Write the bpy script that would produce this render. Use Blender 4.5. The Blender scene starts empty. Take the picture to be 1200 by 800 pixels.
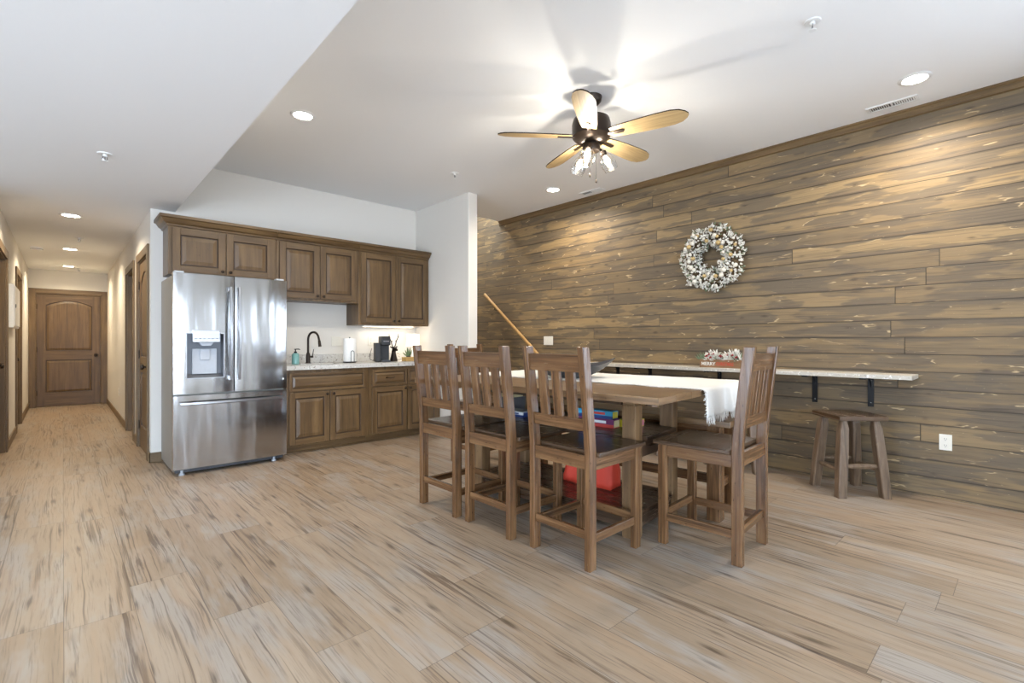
import bpy, math, random
from mathutils import Vector, Matrix
random.seed(11)
PI = math.pi
col = bpy.context.scene.collection
R = math.radians

# ------------------------------------------------------------------ node helpers
class NT:
    def __init__(self, name):
        self.m = bpy.data.materials.new(name); self.m.use_nodes = True
        self.t = self.m.node_tree; self.t.nodes.clear()
        self.out = self.t.nodes.new('ShaderNodeOutputMaterial')
        self.b = self.t.nodes.new('ShaderNodeBsdfPrincipled')
        self.t.links.new(self.b.outputs[0], self.out.inputs[0])
    def n(self, typ, **kw):
        nd = self.t.nodes.new(typ)
        for k, v in kw.items(): setattr(nd, k, v)
        return nd
    def set(self, sock, v):
        if v is None: return
        if isinstance(v, bpy.types.NodeSocket): self.t.links.new(v, sock)
        else: sock.default_value = v
    def math(self, op, a, b=None, c=None, clamp=False):
        nd = self.n('ShaderNodeMath', operation=op); nd.use_clamp = clamp
        self.set(nd.inputs[0], a)
        if b is not None: self.set(nd.inputs[1], b)
        if c is not None: self.set(nd.inputs[2], c)
        return nd.outputs[0]
    def comb(self, x, y, z=0.0):
        nd = self.n('ShaderNodeCombineXYZ')
        self.set(nd.inputs[0], x); self.set(nd.inputs[1], y); self.set(nd.inputs[2], z)
        return nd.outputs[0]
    def noise(self, vec, scale=1.0, detail=4.0, rough=0.55, dist=0.0):
        nd = self.n('ShaderNodeTexNoise')
        self.set(nd.inputs['Vector'], vec); self.set(nd.inputs['Scale'], scale)
        self.set(nd.inputs['Detail'], detail); self.set(nd.inputs['Roughness'], rough)
        self.set(nd.inputs['Distortion'], dist)
        return nd.outputs[0]
    def ramp(self, fac, stops):
        nd = self.n('ShaderNodeValToRGB'); e = nd.color_ramp.elements
        while len(e) < len(stops): e.new(0.5)
        for i, (p, c) in enumerate(stops):
            e[i].position = p; e[i].color = (c[0], c[1], c[2], 1)
        self.set(nd.inputs[0], fac)
        return nd.outputs[0]
    def mix(self, fac, a, b, blend='MIX'):
        nd = self.n('ShaderNodeMix', data_type='RGBA', blend_type=blend)
        self.set(nd.inputs[0], fac)
        for s, v in ((nd.inputs[6], a), (nd.inputs[7], b)):
            if isinstance(v, tuple) and len(v) == 3: v = (*v, 1)
            self.set(s, v)
        return nd.outputs[2]
    def sstep(self, x, lo, hi):
        nd = self.n('ShaderNodeMapRange', interpolation_type='SMOOTHSTEP')
        self.set(nd.inputs[0], x); nd.inputs[1].default_value = lo; nd.inputs[2].default_value = hi
        return nd.outputs[0]
    def bump(self, h, strength=0.2, dist=0.01):
        nd = self.n('ShaderNodeBump'); nd.inputs['Strength'].default_value = strength
        nd.inputs['Distance'].default_value = dist
        self.set(nd.inputs['Height'], h); self.t.links.new(nd.outputs[0], self.b.inputs['Normal'])
    def base(self, c): self.set(self.b.inputs['Base Color'], (*c, 1) if isinstance(c, tuple) and len(c) == 3 else c)
    def p(self, **kw):
        for k, v in kw.items(): self.set(self.b.inputs[k.replace('_', ' ')], v)

def lin(r, g, b):
    f = lambda u: (u/255/12.92) if u/255 <= 0.04045 else ((u/255+0.055)/1.055)**2.4
    return (f(r), f(g), f(b))

def plain(name, rgb, rough=0.5, metal=0.0, bump=0.0, bscale=60.0, vary=0.06, **kw):
    N = NT(name)
    tc = N.n('ShaderNodeTexCoord').outputs['Object']
    nz = N.noise(tc, bscale, 3.0)
    c = lin(*rgb)
    N.base(N.mix(nz, tuple(x*(1-vary) for x in c), tuple(min(1, x*(1+vary)) for x in c)))
    N.p(Roughness=rough, Metallic=metal)
    for k, v in kw.items(): N.set(N.b.inputs[k.replace('_', ' ')], v)
    if bump: N.bump(nz, bump, 0.003)
    return N.m

def wood_uv(name, dark, mid, light, rough=0.4, across=28.0, along=1.6, knots=0.5, streak=0.5, wear=0.0, bump=0.15):
    """stained timber: grain runs along U, coordinates in metres"""
    N = NT(name)
    uv = N.n('ShaderNodeUVMap').outputs[0]
    s = N.n('ShaderNodeSeparateXYZ'); N.set(s.inputs[0], uv); u, v = s.outputs[0], s.outputs[1]
    g1 = N.noise(N.comb(N.math('MULTIPLY', u, along), N.math('MULTIPLY', v, across)), 1.0, 7.0, 0.62, 0.4)
    g2 = N.noise(N.comb(N.math('MULTIPLY', u, along*3), N.math('MULTIPLY', v, across*6)), 1.0, 3.0, 0.6)
    patch = N.noise(N.comb(N.math('MULTIPLY', u, 2.2), N.math('MULTIPLY', v, 5.0)), 1.0, 2.0)
    f = N.math('ADD', N.math('MULTIPLY', g1, 0.6), N.math('ADD', N.math('MULTIPLY', g2, 0.2), N.math('MULTIPLY', patch, 0.25)))
    c = N.ramp(f, [(0.34, lin(*dark)), (0.52, lin(*mid)), (0.72, lin(*light))])
    vo = N.n('ShaderNodeTexVoronoi'); N.set(vo.inputs['Vector'], N.comb(N.math('MULTIPLY', u, 3.0), N.math('MULTIPLY', v, 8.0)))
    k = N.math('SUBTRACT', 1.0, N.sstep(vo.outputs['Distance'], 0.03, 0.16))
    c = N.mix(N.math('MULTIPLY', k, knots), c, tuple(x*0.35 for x in lin(*dark)))
    st = N.noise(N.comb(N.math('MULTIPLY', u, 0.8), N.math('MULTIPLY', v, across*1.4)), 1.0, 3.0)
    c = N.mix(N.math('MULTIPLY', N.sstep(st, 0.58, 0.70), streak), c, tuple(x*0.55 for x in lin(*dark)))
    if wear:
        w = N.noise(N.comb(N.math('MULTIPLY', u, 9), N.math('MULTIPLY', v, 45)), 1.0, 5.0, 0.7)
        c = N.mix(N.math('MULTIPLY', N.sstep(w, 0.62, 0.74), wear), c, lin(176, 152, 120))
    N.base(c)
    N.p(Roughness=N.math('ADD', rough, N.math('MULTIPLY', g1, 0.12)))
    N.bump(g1, bump, 0.004)
    return N.m

def planks(name, rax, lax, W, phase, L, cols, blotch, streak_col, rough=0.4, across=14.0, along=0.9, seam=0.0014,
           streak=0.7, knot=0.8, chips=0.0, bump=0.2, vblend=0.55, seamfade=0.6, seam_shade=0.0, knot_sc=(4.0, 1.1), sthr=0.6, bsharp=0.18, tone=None, lines=0.0, contour=0.0, pscale=(6.5, 1.5), wobble=0.05):
    N = NT(name)
    pos = N.n('ShaderNodeNewGeometry').outputs['Position']
    s = N.n('ShaderNodeSeparateXYZ'); N.set(s.inputs[0], pos)
    r, l = s.outputs[rax], s.outputs[lax]
    rr = N.math('DIVIDE', N.math('SUBTRACT', r, phase), W)
    row = N.math('FLOOR', rr); fr = N.math('FRACT', rr)
    w1 = N.n('ShaderNodeTexWhiteNoise', noise_dimensions='1D'); N.set(w1.inputs['W'], row)
    ll = N.math('ADD', N.math('DIVIDE', l, L), N.math('MULTIPLY', w1.outputs[0], 7.31))
    bi = N.math('FLOOR', ll); fl = N.math('FRACT', ll)
    w2 = N.n('ShaderNodeTexWhiteNoise', noise_dimensions='3D'); N.set(w2.inputs['Vector'], N.comb(row, bi, 0.5))
    rnd = w2.outputs[0]
    off = N.math('MULTIPLY', rnd, 53.0)
    lo = N.math('ADD', l, N.math('MULTIPLY', rnd, 17.0))
    wob = N.noise(N.comb(N.math('MULTIPLY', r, 3.0), N.math('MULTIPLY', lo, 1.3), off), 1.0, 2.0)
    rw = N.math('ADD', r, N.math('MULTIPLY', wob, wobble))
    g1 = N.noise(N.comb(N.math('MULTIPLY', rw, across), N.math('MULTIPLY', lo, along), off), 1.0, 6.0, 0.6, 0.3)
    g2 = N.noise(N.comb(N.math('MULTIPLY', rw, across*7), N.math('MULTIPLY', lo, along*4), off), 1.0, 4.0, 0.6)
    f = N.math('ADD', N.math('MULTIPLY', rnd, vblend), N.math('ADD', N.math('MULTIPLY', g1, (1-vblend)*0.75), N.math('MULTIPLY', g2, (1-vblend)*0.35)))
    n = len(cols)
    c = N.ramp(f, [(0.12+0.76*i/(n-1), lin(*cc)) for i, cc in enumerate(cols)])
    pa = N.noise(N.comb(N.math('MULTIPLY', r, pscale[0]), N.math('MULTIPLY', lo, pscale[1]), off), 1.0, 3.0 if contour else 4.0, 0.5 if contour else 0.6)
    c = N.mix(N.math('MULTIPLY', N.sstep(pa, 0.46, 0.46+bsharp), blotch[1]), c, lin(*blotch[0]))
    if tone:
        pb = N.noise(N.comb(N.math('MULTIPLY', rw, 16.0), N.math('MULTIPLY', lo, 1.1), N.math('ADD', off, 9.0)), 1.0, 3.0, 0.6)
        c = N.mix(N.math('MULTIPLY', N.sstep(pb, 0.50, 0.66), tone[1]), c, lin(*tone[0]))
    if lines:
        l3 = N.noise(N.comb(N.math('MULTIPLY', rw, 95.0), N.math('MULTIPLY', lo, 1.0), off), 1.0, 3.0, 0.5)
        lm = N.noise(N.comb(N.math('MULTIPLY', rw, 9.0), N.math('MULTIPLY', lo, 0.9), N.math('ADD', off, 4.0)), 1.0, 2.0)
        c = N.mix(N.math('MULTIPLY', N.math('MULTIPLY', N.sstep(l3, 0.54, 0.62), N.sstep(lm, 0.42, 0.56)), lines), c, lin(*streak_col))
    c = N.mix(N.math('MULTIPLY', N.sstep(g2, 0.50, 0.72), 0.42), c, lin(*streak_col))
    st = N.noise(N.comb(N.math('MULTIPLY', rw, across*1.7), N.math('MULTIPLY', lo, along*1.3), off), 1.0, 5.0, 0.65)
    sm = N.noise(N.comb(N.math('MULTIPLY', r, 5.0), N.math('MULTIPLY', lo, 1.6), off), 1.0, 1.0)
    sf = N.math('MULTIPLY', N.sstep(st, sthr, sthr+0.1), N.sstep(sm, 0.42, 0.6))
    c = N.mix(N.math('MULTIPLY', sf, streak), c, lin(*streak_col))
    vo = N.n('ShaderNodeTexVoronoi', voronoi_dimensions='2D'); vo.inputs['Scale'].default_value = 1.0; N.set(vo.inputs['Vector'], N.comb(N.math('ADD', off, N.math('MULTIPLY', rw, knot_sc[0])), N.math('MULTIPLY', lo, knot_sc[1]), 0.0))
    kd = N.math('ADD', vo.outputs['Distance'], N.math('MULTIPLY', N.math('SUBTRACT', N.math('ADD', N.math('MULTIPLY', g2, 0.5), N.math('MULTIPLY', g1, 0.6)), 0.5), 0.75))
    vs_ = N.n('ShaderNodeSeparateColor'); N.set(vs_.inputs[0], vo.outputs['Color'])
    kn = N.math('MULTIPLY', N.math('SUBTRACT', 1.0, N.sstep(kd, 0.0, 0.17)), N.sstep(vs_.outputs[0], 0.56, 0.60))
    c = N.mix(N.math('MULTIPLY', kn, knot), c, tuple(x*0.6 for x in lin(*streak_col)))
    if chips:
        v2 = N.n('ShaderNodeTexVoronoi'); N.set(v2.inputs['Vector'], N.comb(N.math('MULTIPLY', r, 13.0), N.math('MULTIPLY', lo, 3.6), off))
        cd = N.math('ADD', v2.outputs['Distance'], N.math('MULTIPLY', g2, 0.25))
        ch = N.math('SUBTRACT', 1.0, N.sstep(cd, 0.15, 0.21))
        c = N.mix(N.math('MULTIPLY', ch, chips), c, lin(196, 172, 132))
    if contour:
        cl = N.math('ABSOLUTE', N.math('SUBTRACT', pa, 0.485))
        cm = N.noise(N.comb(N.math('MULTIPLY', r, 21.0), N.math('MULTIPLY', lo, 6.0), N.math('ADD', off, 2.0)), 1.0, 2.0)
        cf = N.math('MULTIPLY', N.math('SUBTRACT', 1.0, N.sstep(cl, 0.004, 0.014)), N.sstep(cm, 0.56, 0.66))
        c = N.mix(N.math('MULTIPLY', cf, contour), c, lin(200, 174, 132))
    er = N.math('MULTIPLY', N.math('MINIMUM', fr, N.math('SUBTRACT', 1.0, fr)), W)
    el = N.math('MULTIPLY', N.math('MINIMUM', fl, N.math('SUBTRACT', 1.0, fl)), L)
    e = N.math('MINIMUM', er, el)
    se = N.math('SUBTRACT', 1.0, N.sstep(e, seam*0.4, seam*1.6))
    c = N.mix(N.math('MULTIPLY', se, seamfade), c, tuple(x*0.35 for x in lin(*streak_col)))
    if seam_shade:
        ss = N.math('MULTIPLY', N.math('SUBTRACT', 1.0, N.sstep(er, 0.0, 0.016)), N.sstep(pa, 0.35, 0.6))  # shadow along the board edges put into the colour, patchy by noise
        c = N.mix(N.math('MULTIPLY', ss, seam_shade), c, lin(*streak_col))
    N.base(c)
    N.p(Roughness=N.math('ADD', rough, N.math('MULTIPLY', g2, 0.14)))
    N.bump(N.math('SUBTRACT', N.math('MULTIPLY', g1, 0.5), N.math('MULTIPLY', se, 1.0)), bump, 0.006)
    return N.m

def emis(name, rgb, strength):
    N = NT(name); N.base(lin(*rgb)); N.p(Emission_Color=(*lin(*rgb), 1), Emission_Strength=strength, Roughness=0.4)
    return N.m

def speckle(name, base, spots, rough=0.22, sc=90.0):
    N = NT(name); tc = N.n('ShaderNodeTexCoord').outputs['Object']
    c = N.mix(N.noise(tc, 18.0, 5.0, 0.7), lin(*base), tuple(x*0.86 for x in lin(*base)))
    for i, (rgb, th, s) in enumerate(spots):
        nz = N.noise(tc, sc*s, 3.0, 0.7, 0.6)
        c = N.mix(N.sstep(nz, th, th+0.05), c, lin(*rgb))
    N.base(c); N.p(Roughness=rough); return N.m

def glassy(name, tint=(1, 1, 1), gloss=0.16):
    N = NT(name); t = N.t
    N.t.nodes.remove(N.b)
    tr = N.n('ShaderNodeBsdfTransparent'); tr.inputs[0].default_value = (*tint, 1)
    gl = N.n('ShaderNodeBsdfGlossy'); gl.inputs['Roughness'].default_value = 0.05
    lw = N.n('ShaderNodeLayerWeight'); lw.inputs[0].default_value = 0.35
    f = N.math('ADD', N.math('MULTIPLY', lw.outputs['Facing'], 0.5), gloss*0.5)
    mx = N.n('ShaderNodeMixShader'); t.links.new(f, mx.inputs[0]); t.links.new(tr.outputs[0], mx.inputs[1]); t.links.new(gl.outputs[0], mx.inputs[2])
    t.links.new(mx.outputs[0], N.out.inputs[0])
    return N.m

def steel_mat(name, wav=0.5, rough=0.16, rgb=(186, 186, 188)):
    N = NT(name); tc = N.n('ShaderNodeTexCoord').outputs['Object']
    s = N.n('ShaderNodeSeparateXYZ'); N.set(s.inputs[0], tc)
    wv = N.noise(N.comb(N.math('MULTIPLY', s.outputs[0], 8.5), 0.0, N.math('MULTIPLY', s.outputs[2], 1.0)), 1.0, 1.5, 0.4)
    br = N.noise(N.comb(N.math('MULTIPLY', s.outputs[0], 6.0), N.math('MULTIPLY', s.outputs[1], 6.0), N.math('MULTIPLY', s.outputs[2], 900.0)), 1.0, 2.0)
    N.base(lin(*rgb)); N.p(Metallic=1.0, Roughness=N.math('ADD', rough, N.math('MULTIPLY', br, 0.06)))
    N.set(N.b.inputs['Anisotropic'], 0.6)
    tg = N.n('ShaderNodeTangent', direction_type='RADIAL', axis='Z'); N.t.links.new(tg.outputs[0], N.b.inputs['Tangent'])
    if wav: N.bump(wv, wav, 0.012)
    return N.m

M = {}
M['wall'] = plain('wall_paint', (221, 216, 207), 0.75, bump=0.06, bscale=220, vary=0.012)
M['ceil'] = plain('ceiling_paint', (240, 240, 239), 0.85, bump=0.10, bscale=260, vary=0.012)
M['floor'] = planks('oak_plank_floor', 0, 1, 0.2295, 0.003, 1.52,
    [(128, 107, 85), (148, 127, 104), (164, 144, 122), (177, 160, 140)], ((163, 154, 144), 0.75), (76, 57, 43),
    rough=0.30, across=17.0, along=1.0, seam=0.0012, streak=0.68, knot=0.72, bump=0.08, vblend=0.26, seamfade=0.55, knot_sc=(7.5, 1.7), sthr=0.555, tone=((164, 136, 108), 0.38), lines=0.6)
M['shiplap'] = planks('stained_plank_wall', 2, 1, 0.1315, 0.012, 2.9,
    [(88, 74, 57), (106, 90, 67), (124, 104, 75), (142, 119, 84), (166, 140, 98)], ((96, 84, 68), 0.75), (62, 52, 41),
    rough=0.5, across=16.0, along=1.0, seam=0.0028, streak=0.6, knot=0.6, chips=0.5, contour=0.75, pscale=(11.0, 2.1), bump=0.5, vblend=0.36, seamfade=0.8, seam_shade=0.7, bsharp=0.06, tone=((150, 122, 80), 0.45), lines=0.35, knot_sc=(8.0, 3.6))
M['trimwood'] = wood_uv('stained_alder_trim', (74, 56, 36), (106, 84, 54), (134, 108, 72), 0.38, 22, 1.2, 0.5, 0.5)
M['doorwood'] = wood_uv('stained_alder_door', (70, 52, 32), (98, 75, 47), (124, 98, 65), 0.36, 20, 1.1, 0.6, 0.5)
M['cab'] = wood_uv('knotty_alder_cabinet', (64, 47, 28), (96, 73, 45), (126, 99, 64), 0.30, 18, 1.2, 0.6, 0.35, bump=0.05)
M['glaze'] = plain('dark_glazed_groove', (60, 42, 26), 0.4)
M['chair'] = wood_uv('rustic_walnut_stain', (52, 35, 22), (102, 71, 44), (140, 105, 70), 0.17, 38, 2.2, 0.7, 0.7, wear=0.32, bump=0.4)
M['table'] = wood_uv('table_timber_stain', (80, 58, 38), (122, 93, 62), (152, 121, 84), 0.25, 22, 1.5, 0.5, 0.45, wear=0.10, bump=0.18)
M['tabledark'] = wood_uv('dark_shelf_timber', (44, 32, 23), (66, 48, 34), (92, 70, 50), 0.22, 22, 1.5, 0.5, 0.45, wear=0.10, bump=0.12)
M['seat'] = wood_uv('glossy_seat_stain', (52, 38, 27), (80, 60, 43), (112, 88, 66), 0.2, 20, 1.5, 0.5, 0.4, wear=0.05, bump=0.12)
M['stool'] = wood_uv('hewn_stool_stain', (74, 58, 44), (112, 91, 71), (148, 126, 103), 0.3, 26, 3.0, 0.4, 0.5, wear=0.5, bump=0.5)
M['oakrail'] = wood_uv('light_oak_rail', (150, 112, 62), (178, 138, 84), (196, 158, 102), 0.35, 30, 1.5, 0.1, 0.2)
M['steel'] = steel_mat('brushed_steel', 0.62, 0.12, (174, 172, 170))
M['steelflat'] = steel_mat('smooth_steel', 0.0, 0.2, (176, 176, 178))
M['fridgeside'] = plain('grey_fridge_side', (150, 146, 138), 0.45, metal=0.3, bump=0.05)
M['darkplastic'] = plain('dark_grey_plastic', (62, 63, 66), 0.4)
M['greyplastic'] = plain('light_grey_plastic', (176, 180, 186), 0.35)
M['recess'] = plain('dispenser_recess_grey', (98, 101, 106), 0.35, metal=0.4)
M['black'] = plain('black_metal', (26, 25, 25), 0.4, metal=0.5)
M['bronze'] = plain('oil_rubbed_bronze', (52, 42, 34), 0.35, metal=0.7)
M['white'] = plain('white_enamel', (232, 232, 230), 0.4)
M['paper'] = plain('white_paper', (240, 239, 235), 0.9, bump=0.2)
M['plate'] = plain('ivory_cover_plate', (226, 221, 208), 0.4)
M['slot'] = plain('dark_slot', (60, 56, 50), 0.6)
M['granite'] = speckle('speckled_granite', (206, 203, 196), [((150, 142, 134), 0.58, 0.45), ((104, 98, 94), 0.66, 0.8), ((236, 234, 230), 0.62, 0.6)])
M['shelfstone'] = speckle('pale_laminate_slab', (206, 198, 184), [((170, 160, 146), 0.60, 0.6), ((232, 229, 222), 0.58, 0.5)], 0.35)
M['cloth'] = plain('white_woven_cotton', (234, 231, 224), 0.95, bump=0.9, bscale=240, vary=0.08)
M['leafwhite'] = plain('flocked_white_leaf', (230, 226, 216), 0.85, vary=0.2, bscale=40)
M['leafgreen'] = plain('dusty_green_leaf', (112, 128, 98), 0.7, vary=0.25, bscale=40)
M['twig'] = plain('brown_twig', (92, 74, 50), 0.8)
M['gold'] = plain('matte_gold_ball', (200, 172, 118), 0.4, metal=0.25)
M['pearl'] = plain('pearl_white_ball', (228, 222, 208), 0.3)
M['berry'] = plain('red_berry', (150, 32, 32), 0.35)
M['cratewood'] = wood_uv('small_crate_pine', (112, 80, 54), (140, 104, 72), (164, 128, 92), 0.6, 40, 5, 0.1, 0.1)
M['redpaint'] = plain('red_paint', (196, 72, 52), 0.6)
M['whitepaint'] = plain('white_paint', (236, 230, 220), 0.6)
M['charcoal'] = plain('charcoal_bowl_glaze', (52, 52, 56), 0.32)
M['red'] = plain('red_bag_fabric', (230, 76, 54), 0.55, bump=0.3, bscale=300)
M['teal'] = plain('teal_glass_bottle', (120, 168, 164), 0.15)
M['succ'] = plain('succulent_green', (104, 124, 84), 0.5)
M['tan'] = plain('tan_wood_pot', (196, 158, 96), 0.6)
M['coffee'] = plain('charcoal_appliance_plastic', (44, 44, 44), 0.55)
M['bladetop'] = wood_uv('weathered_oak_blade', (138, 112, 74), (172, 146, 104), (196, 172, 130), 0.4, 40, 2, 0.0, 0.25, bump=0.05)
M['glass'] = glassy('clear_shade_glass', (0.93, 0.93, 0.92), 0.34)
M['pane'] = glassy('window_pane_glass', (0.96, 0.98, 1.0), 0.06)
M['bulb'] = emis('warm_bulb_glow', (255, 226, 176), 60.0)
def glow(name, rgb, e):
    N = NT(name); t = N.t; t.nodes.remove(N.b)
    a = N.n('ShaderNodeBsdfTransparent'); c = N.n('ShaderNodeEmission'); c.inputs[0].default_value = (*lin(*rgb), 1); c.inputs[1].default_value = e
    d = N.n('ShaderNodeAddShader'); t.links.new(a.outputs[0], d.inputs[0]); t.links.new(c.outputs[0], d.inputs[1]); t.links.new(d.outputs[0], N.out.inputs[0]); return N.m
M['bulbglow'] = glow('glowing_bulb_glass', (255, 236, 200), 7.0)
M['led'] = emis('recessed_lamp_lens', (255, 248, 236), 26.0)
M['ledstrip'] = emis('under_cabinet_lens', (255, 240, 214), 2.2)
M['shade'] = emis('lit_lamp_shade', (255, 248, 236), 0.9)
for k, rgb in dict(cy=(60, 160, 196), navy=(40, 62, 120), pur=(112, 44, 92), rd=(196, 66, 58), yel=(214, 196, 58), cream=(222, 206, 160), grey=(92, 92, 94), pink=(206, 120, 140)).items():
    M[k] = plain('printed_card_' + {'cy': 'cyan', 'navy': 'navy', 'pur': 'purple', 'rd': 'red', 'yel': 'yellow', 'cream': 'cream', 'grey': 'grey', 'pink': 'pink'}[k], rgb, 0.4)

# ------------------------------------------------------------------ mesh builder
class MB:
    def __init__(s): s.v = []; s.f = []; s.uv = []; s.mi = []; s.sm = []
    def add(s, vs, fs, g=2, m=0, smooth=False, T=None):
        b = len(s.v); vs = [Vector(v) for v in vs]
        ou, ov = random.uniform(0, 40), random.uniform(0, 40)
        for v in vs: s.v.append(tuple(T @ v) if T is not None else tuple(v))
        for k, f in enumerate(fs):
            p = [vs[i] for i in f]
            n = Vector((0, 0, 0))
            for i in range(len(p)):
                a, c = p[i], p[(i+1) % len(p)]
                n += Vector(((a.y-c.y)*(a.z+c.z), (a.z-c.z)*(a.x+c.x), (a.x-c.x)*(a.y+c.y)))
            ax = max(range(3), key=lambda i: abs(n[i]))
            rest = [i for i in range(3) if i != ax]
            if ax == g: ua, va = rest
            else: ua = g; va = [i for i in rest if i != g][0]
            s.uv.append([(q[ua]+ou, q[va]+ov+0.13*ax) for q in p])
            s.f.append([b+i for i in f]); s.mi.append(m if isinstance(m, int) else m[k]); s.sm.append(smooth)
        return s
    def box(s, x0, x1, y0, y1, z0, z1, g=None, m=0, T=None):
        d = (abs(x1-x0), abs(y1-y0), abs(z1-z0))
        if g is None: g = d.index(max(d))
        vs = [(x, y, z) for x in (x0, x1) for y in (y0, y1) for z in (z0, z1)]
        fs = [(0, 1, 3, 2), (4, 6, 7, 5), (0, 4, 5, 1), (2, 3, 7, 6), (0, 2, 6, 4), (1, 5, 7, 3)]
        return s.add(vs, fs, g, m, False, T)
    def prism(s, pts, a0, a1, axis=1, g=2, m=0, T=None, smooth=False):
        """pts in the other two axes (in order), extruded along axis"""
        o = [i for i in range(3) if i != axis]; vs = []
        for a in (a0, a1):
            for p in pts:
                v = [0, 0, 0]; v[axis] = a; v[o[0]] = p[0]; v[o[1]] = p[1]; vs.append(v)
        n = len(pts); fs = [tuple(range(n))[::-1], tuple(range(n, 2*n))] + [(i, (i+1) % n, n+(i+1) % n, n+i) for i in range(n)]
        return s.add(vs, fs, g, m, smooth, T)
    def tube(s, path, rad, n=10, m=0, smooth=True, T=None, cap=True):
        path = [Vector(p) for p in path]; rad = rad if isinstance(rad, (list, tuple)) else [rad]*len(path)
        vs = []; fs = []; up = None
        for i, p in enumerate(path):
            t = (path[min(i+1, len(path)-1)]-path[max(i-1, 0)]).normalized()
            if up is None:
                up = Vector((0, 0, 1)) if abs(t.z) < 0.9 else Vector((1, 0, 0))
            a = t.cross(up).normalized(); b = a.cross(t).normalized(); up = b
            for k in range(n):
                w = 2*PI*k/n; vs.append(p+(a*math.cos(w)+b*math.sin(w))*rad[i])
        for i in range(len(path)-1):
            for k in range(n):
                fs.append((i*n+k, i*n+(k+1) % n, (i+1)*n+(k+1) % n, (i+1)*n+k))
        if cap: fs += [tuple(range(n))[::-1], tuple(range((len(path)-1)*n, len(path)*n))]
        return s.add(vs, fs, 2, m, smooth, T)
    def lathe(s, prof, n=32, m=0, T=None, smooth=True, cap=True):
        vs = []; fs = []
        for r, z in prof:
            for k in range(n): vs.append((r*math.cos(2*PI*k/n), r*math.sin(2*PI*k/n), z))
        L = len(prof)
        for i in range(L-1):
            for k in range(n): fs.append((i*n+k, i*n+(k+1) % n, (i+1)*n+(k+1) % n, (i+1)*n+k))
        if cap:
            if prof[0][0] > 1e-5: fs.append(tuple(range(n))[::-1])
            if prof[-1][0] > 1e-5: fs.append(tuple(range((L-1)*n, L*n)))
        return s.add(vs, fs, 2, m, smooth, T)
    def ball(s, c, r, m=0, n=10, sq=(1, 1, 1), T=None):
        X = Matrix.Translation(c) @ Matrix.Diagonal((*[q for q in sq], 1))
        if T is not None: X = T @ X
        prof = [(r*math.sin(PI*i/(n//2+1))+(1e-4), -r*math.cos(PI*i/(n//2+1))) for i in range(n//2+2)]
        return s.lathe(prof, n, m, X, True, False)
    def build(s, name, mats, parent=None, bevel=0.0, seg=2, sharp=True):
        me = bpy.data.meshes.new(name); me.from_pydata(s.v, [], s.f)
        uvl = me.uv_layers.new(name='UVMap'); i = 0
        for uvs in s.uv:
            for q in uvs: uvl.data[i].uv = q; i += 1
        mats = mats if isinstance(mats, (list, tuple)) else [mats]
        for mm in mats: me.materials.append(M[mm] if isinstance(mm, str) else mm)
        for p, mi, sm in zip(me.polygons, s.mi, s.sm): p.material_index = mi; p.use_smooth = sm
        me.update()
        if any(s.sm) and sharp:
            try: me.set_sharp_from_angle(angle=R(40))
            except Exception: pass
        o = bpy.data.objects.new(name, me); col.objects.link(o)
        if parent: o.parent = parent
        if bevel:
            b = o.modifiers.new('bevel', 'BEVEL'); b.width = bevel; b.segments = seg; b.limit_method = 'ANGLE'; b.angle_limit = R(35)
        return o

def thing(name, label, cat, loc=(0, 0, 0), rz=0, group=None, rot=None):
    o = bpy.data.objects.new(name, None); col.objects.link(o); o.empty_display_size = 0.1
    o.location = loc; o.rotation_euler = rot if rot else (0, 0, rz)
    o['label'] = label; o['category'] = cat
    if group: o['group'] = group
    return o
def tag(o, label, cat, group=None, kind=None):
    o['label'] = label; o['category'] = cat
    if group: o['group'] = group
    if kind: o['kind'] = kind
    return o
def struct(o, label=None):
    o['kind'] = 'structure'
    if label: o['label'] = label
    return o
def kids(o): return [c for c in bpy.data.objects if c.parent == o]
def dup(root, loc, rz, label, group=None):
    r = root.copy(); col.objects.link(r); r.location = loc; r.rotation_euler = (0, 0, rz); r['label'] = label
    if group: r['group'] = group
    for ch in kids(root):
        c = ch.copy(); col.objects.link(c); c.parent = r
        for g in kids(ch):
            d = g.copy(); col.objects.link(d); d.parent = c
    return r

# ------------------------------------------------------------------ room dimensions (metres)
YB = 5.76; XR = 4.77; H = 2.95; HL = 2.44; XS = 0.81
XHR = 0.617; XHL = -0.44; YE = 11.91
XP0, XP1, YP = 3.549, 3.687, 4.58
YF0 = -3.6; XL = -3.6; YST = 5.40

# floor
struct(MB().box(XL-0.2, XR+0.2, YF0-0.2, YE+0.3, -0.1, 0.0).build('floor', 'floor'), 'light oak plank floor running down the hallway')
# high ceiling, with its end at the stair opening
b = MB()
b.box(XS, XP1, YF0-0.2, YB+0.12, H, H+0.25); b.box(XP1, XR+0.2, YF0-0.2, YST, H, H+0.25)
struct(b.build('ceiling', 'ceil'), 'high white ceiling over the dining area')
b = MB().box(XL-0.2, XS, YF0-0.2, YB, HL, H+0.25); b.box(XHL-0.2, XHR+0.14, YB, YE+0.2, HL, HL+0.25)
struct(b.build('ceiling_low', 'ceil'), 'lower white ceiling leading into the hallway')
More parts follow.
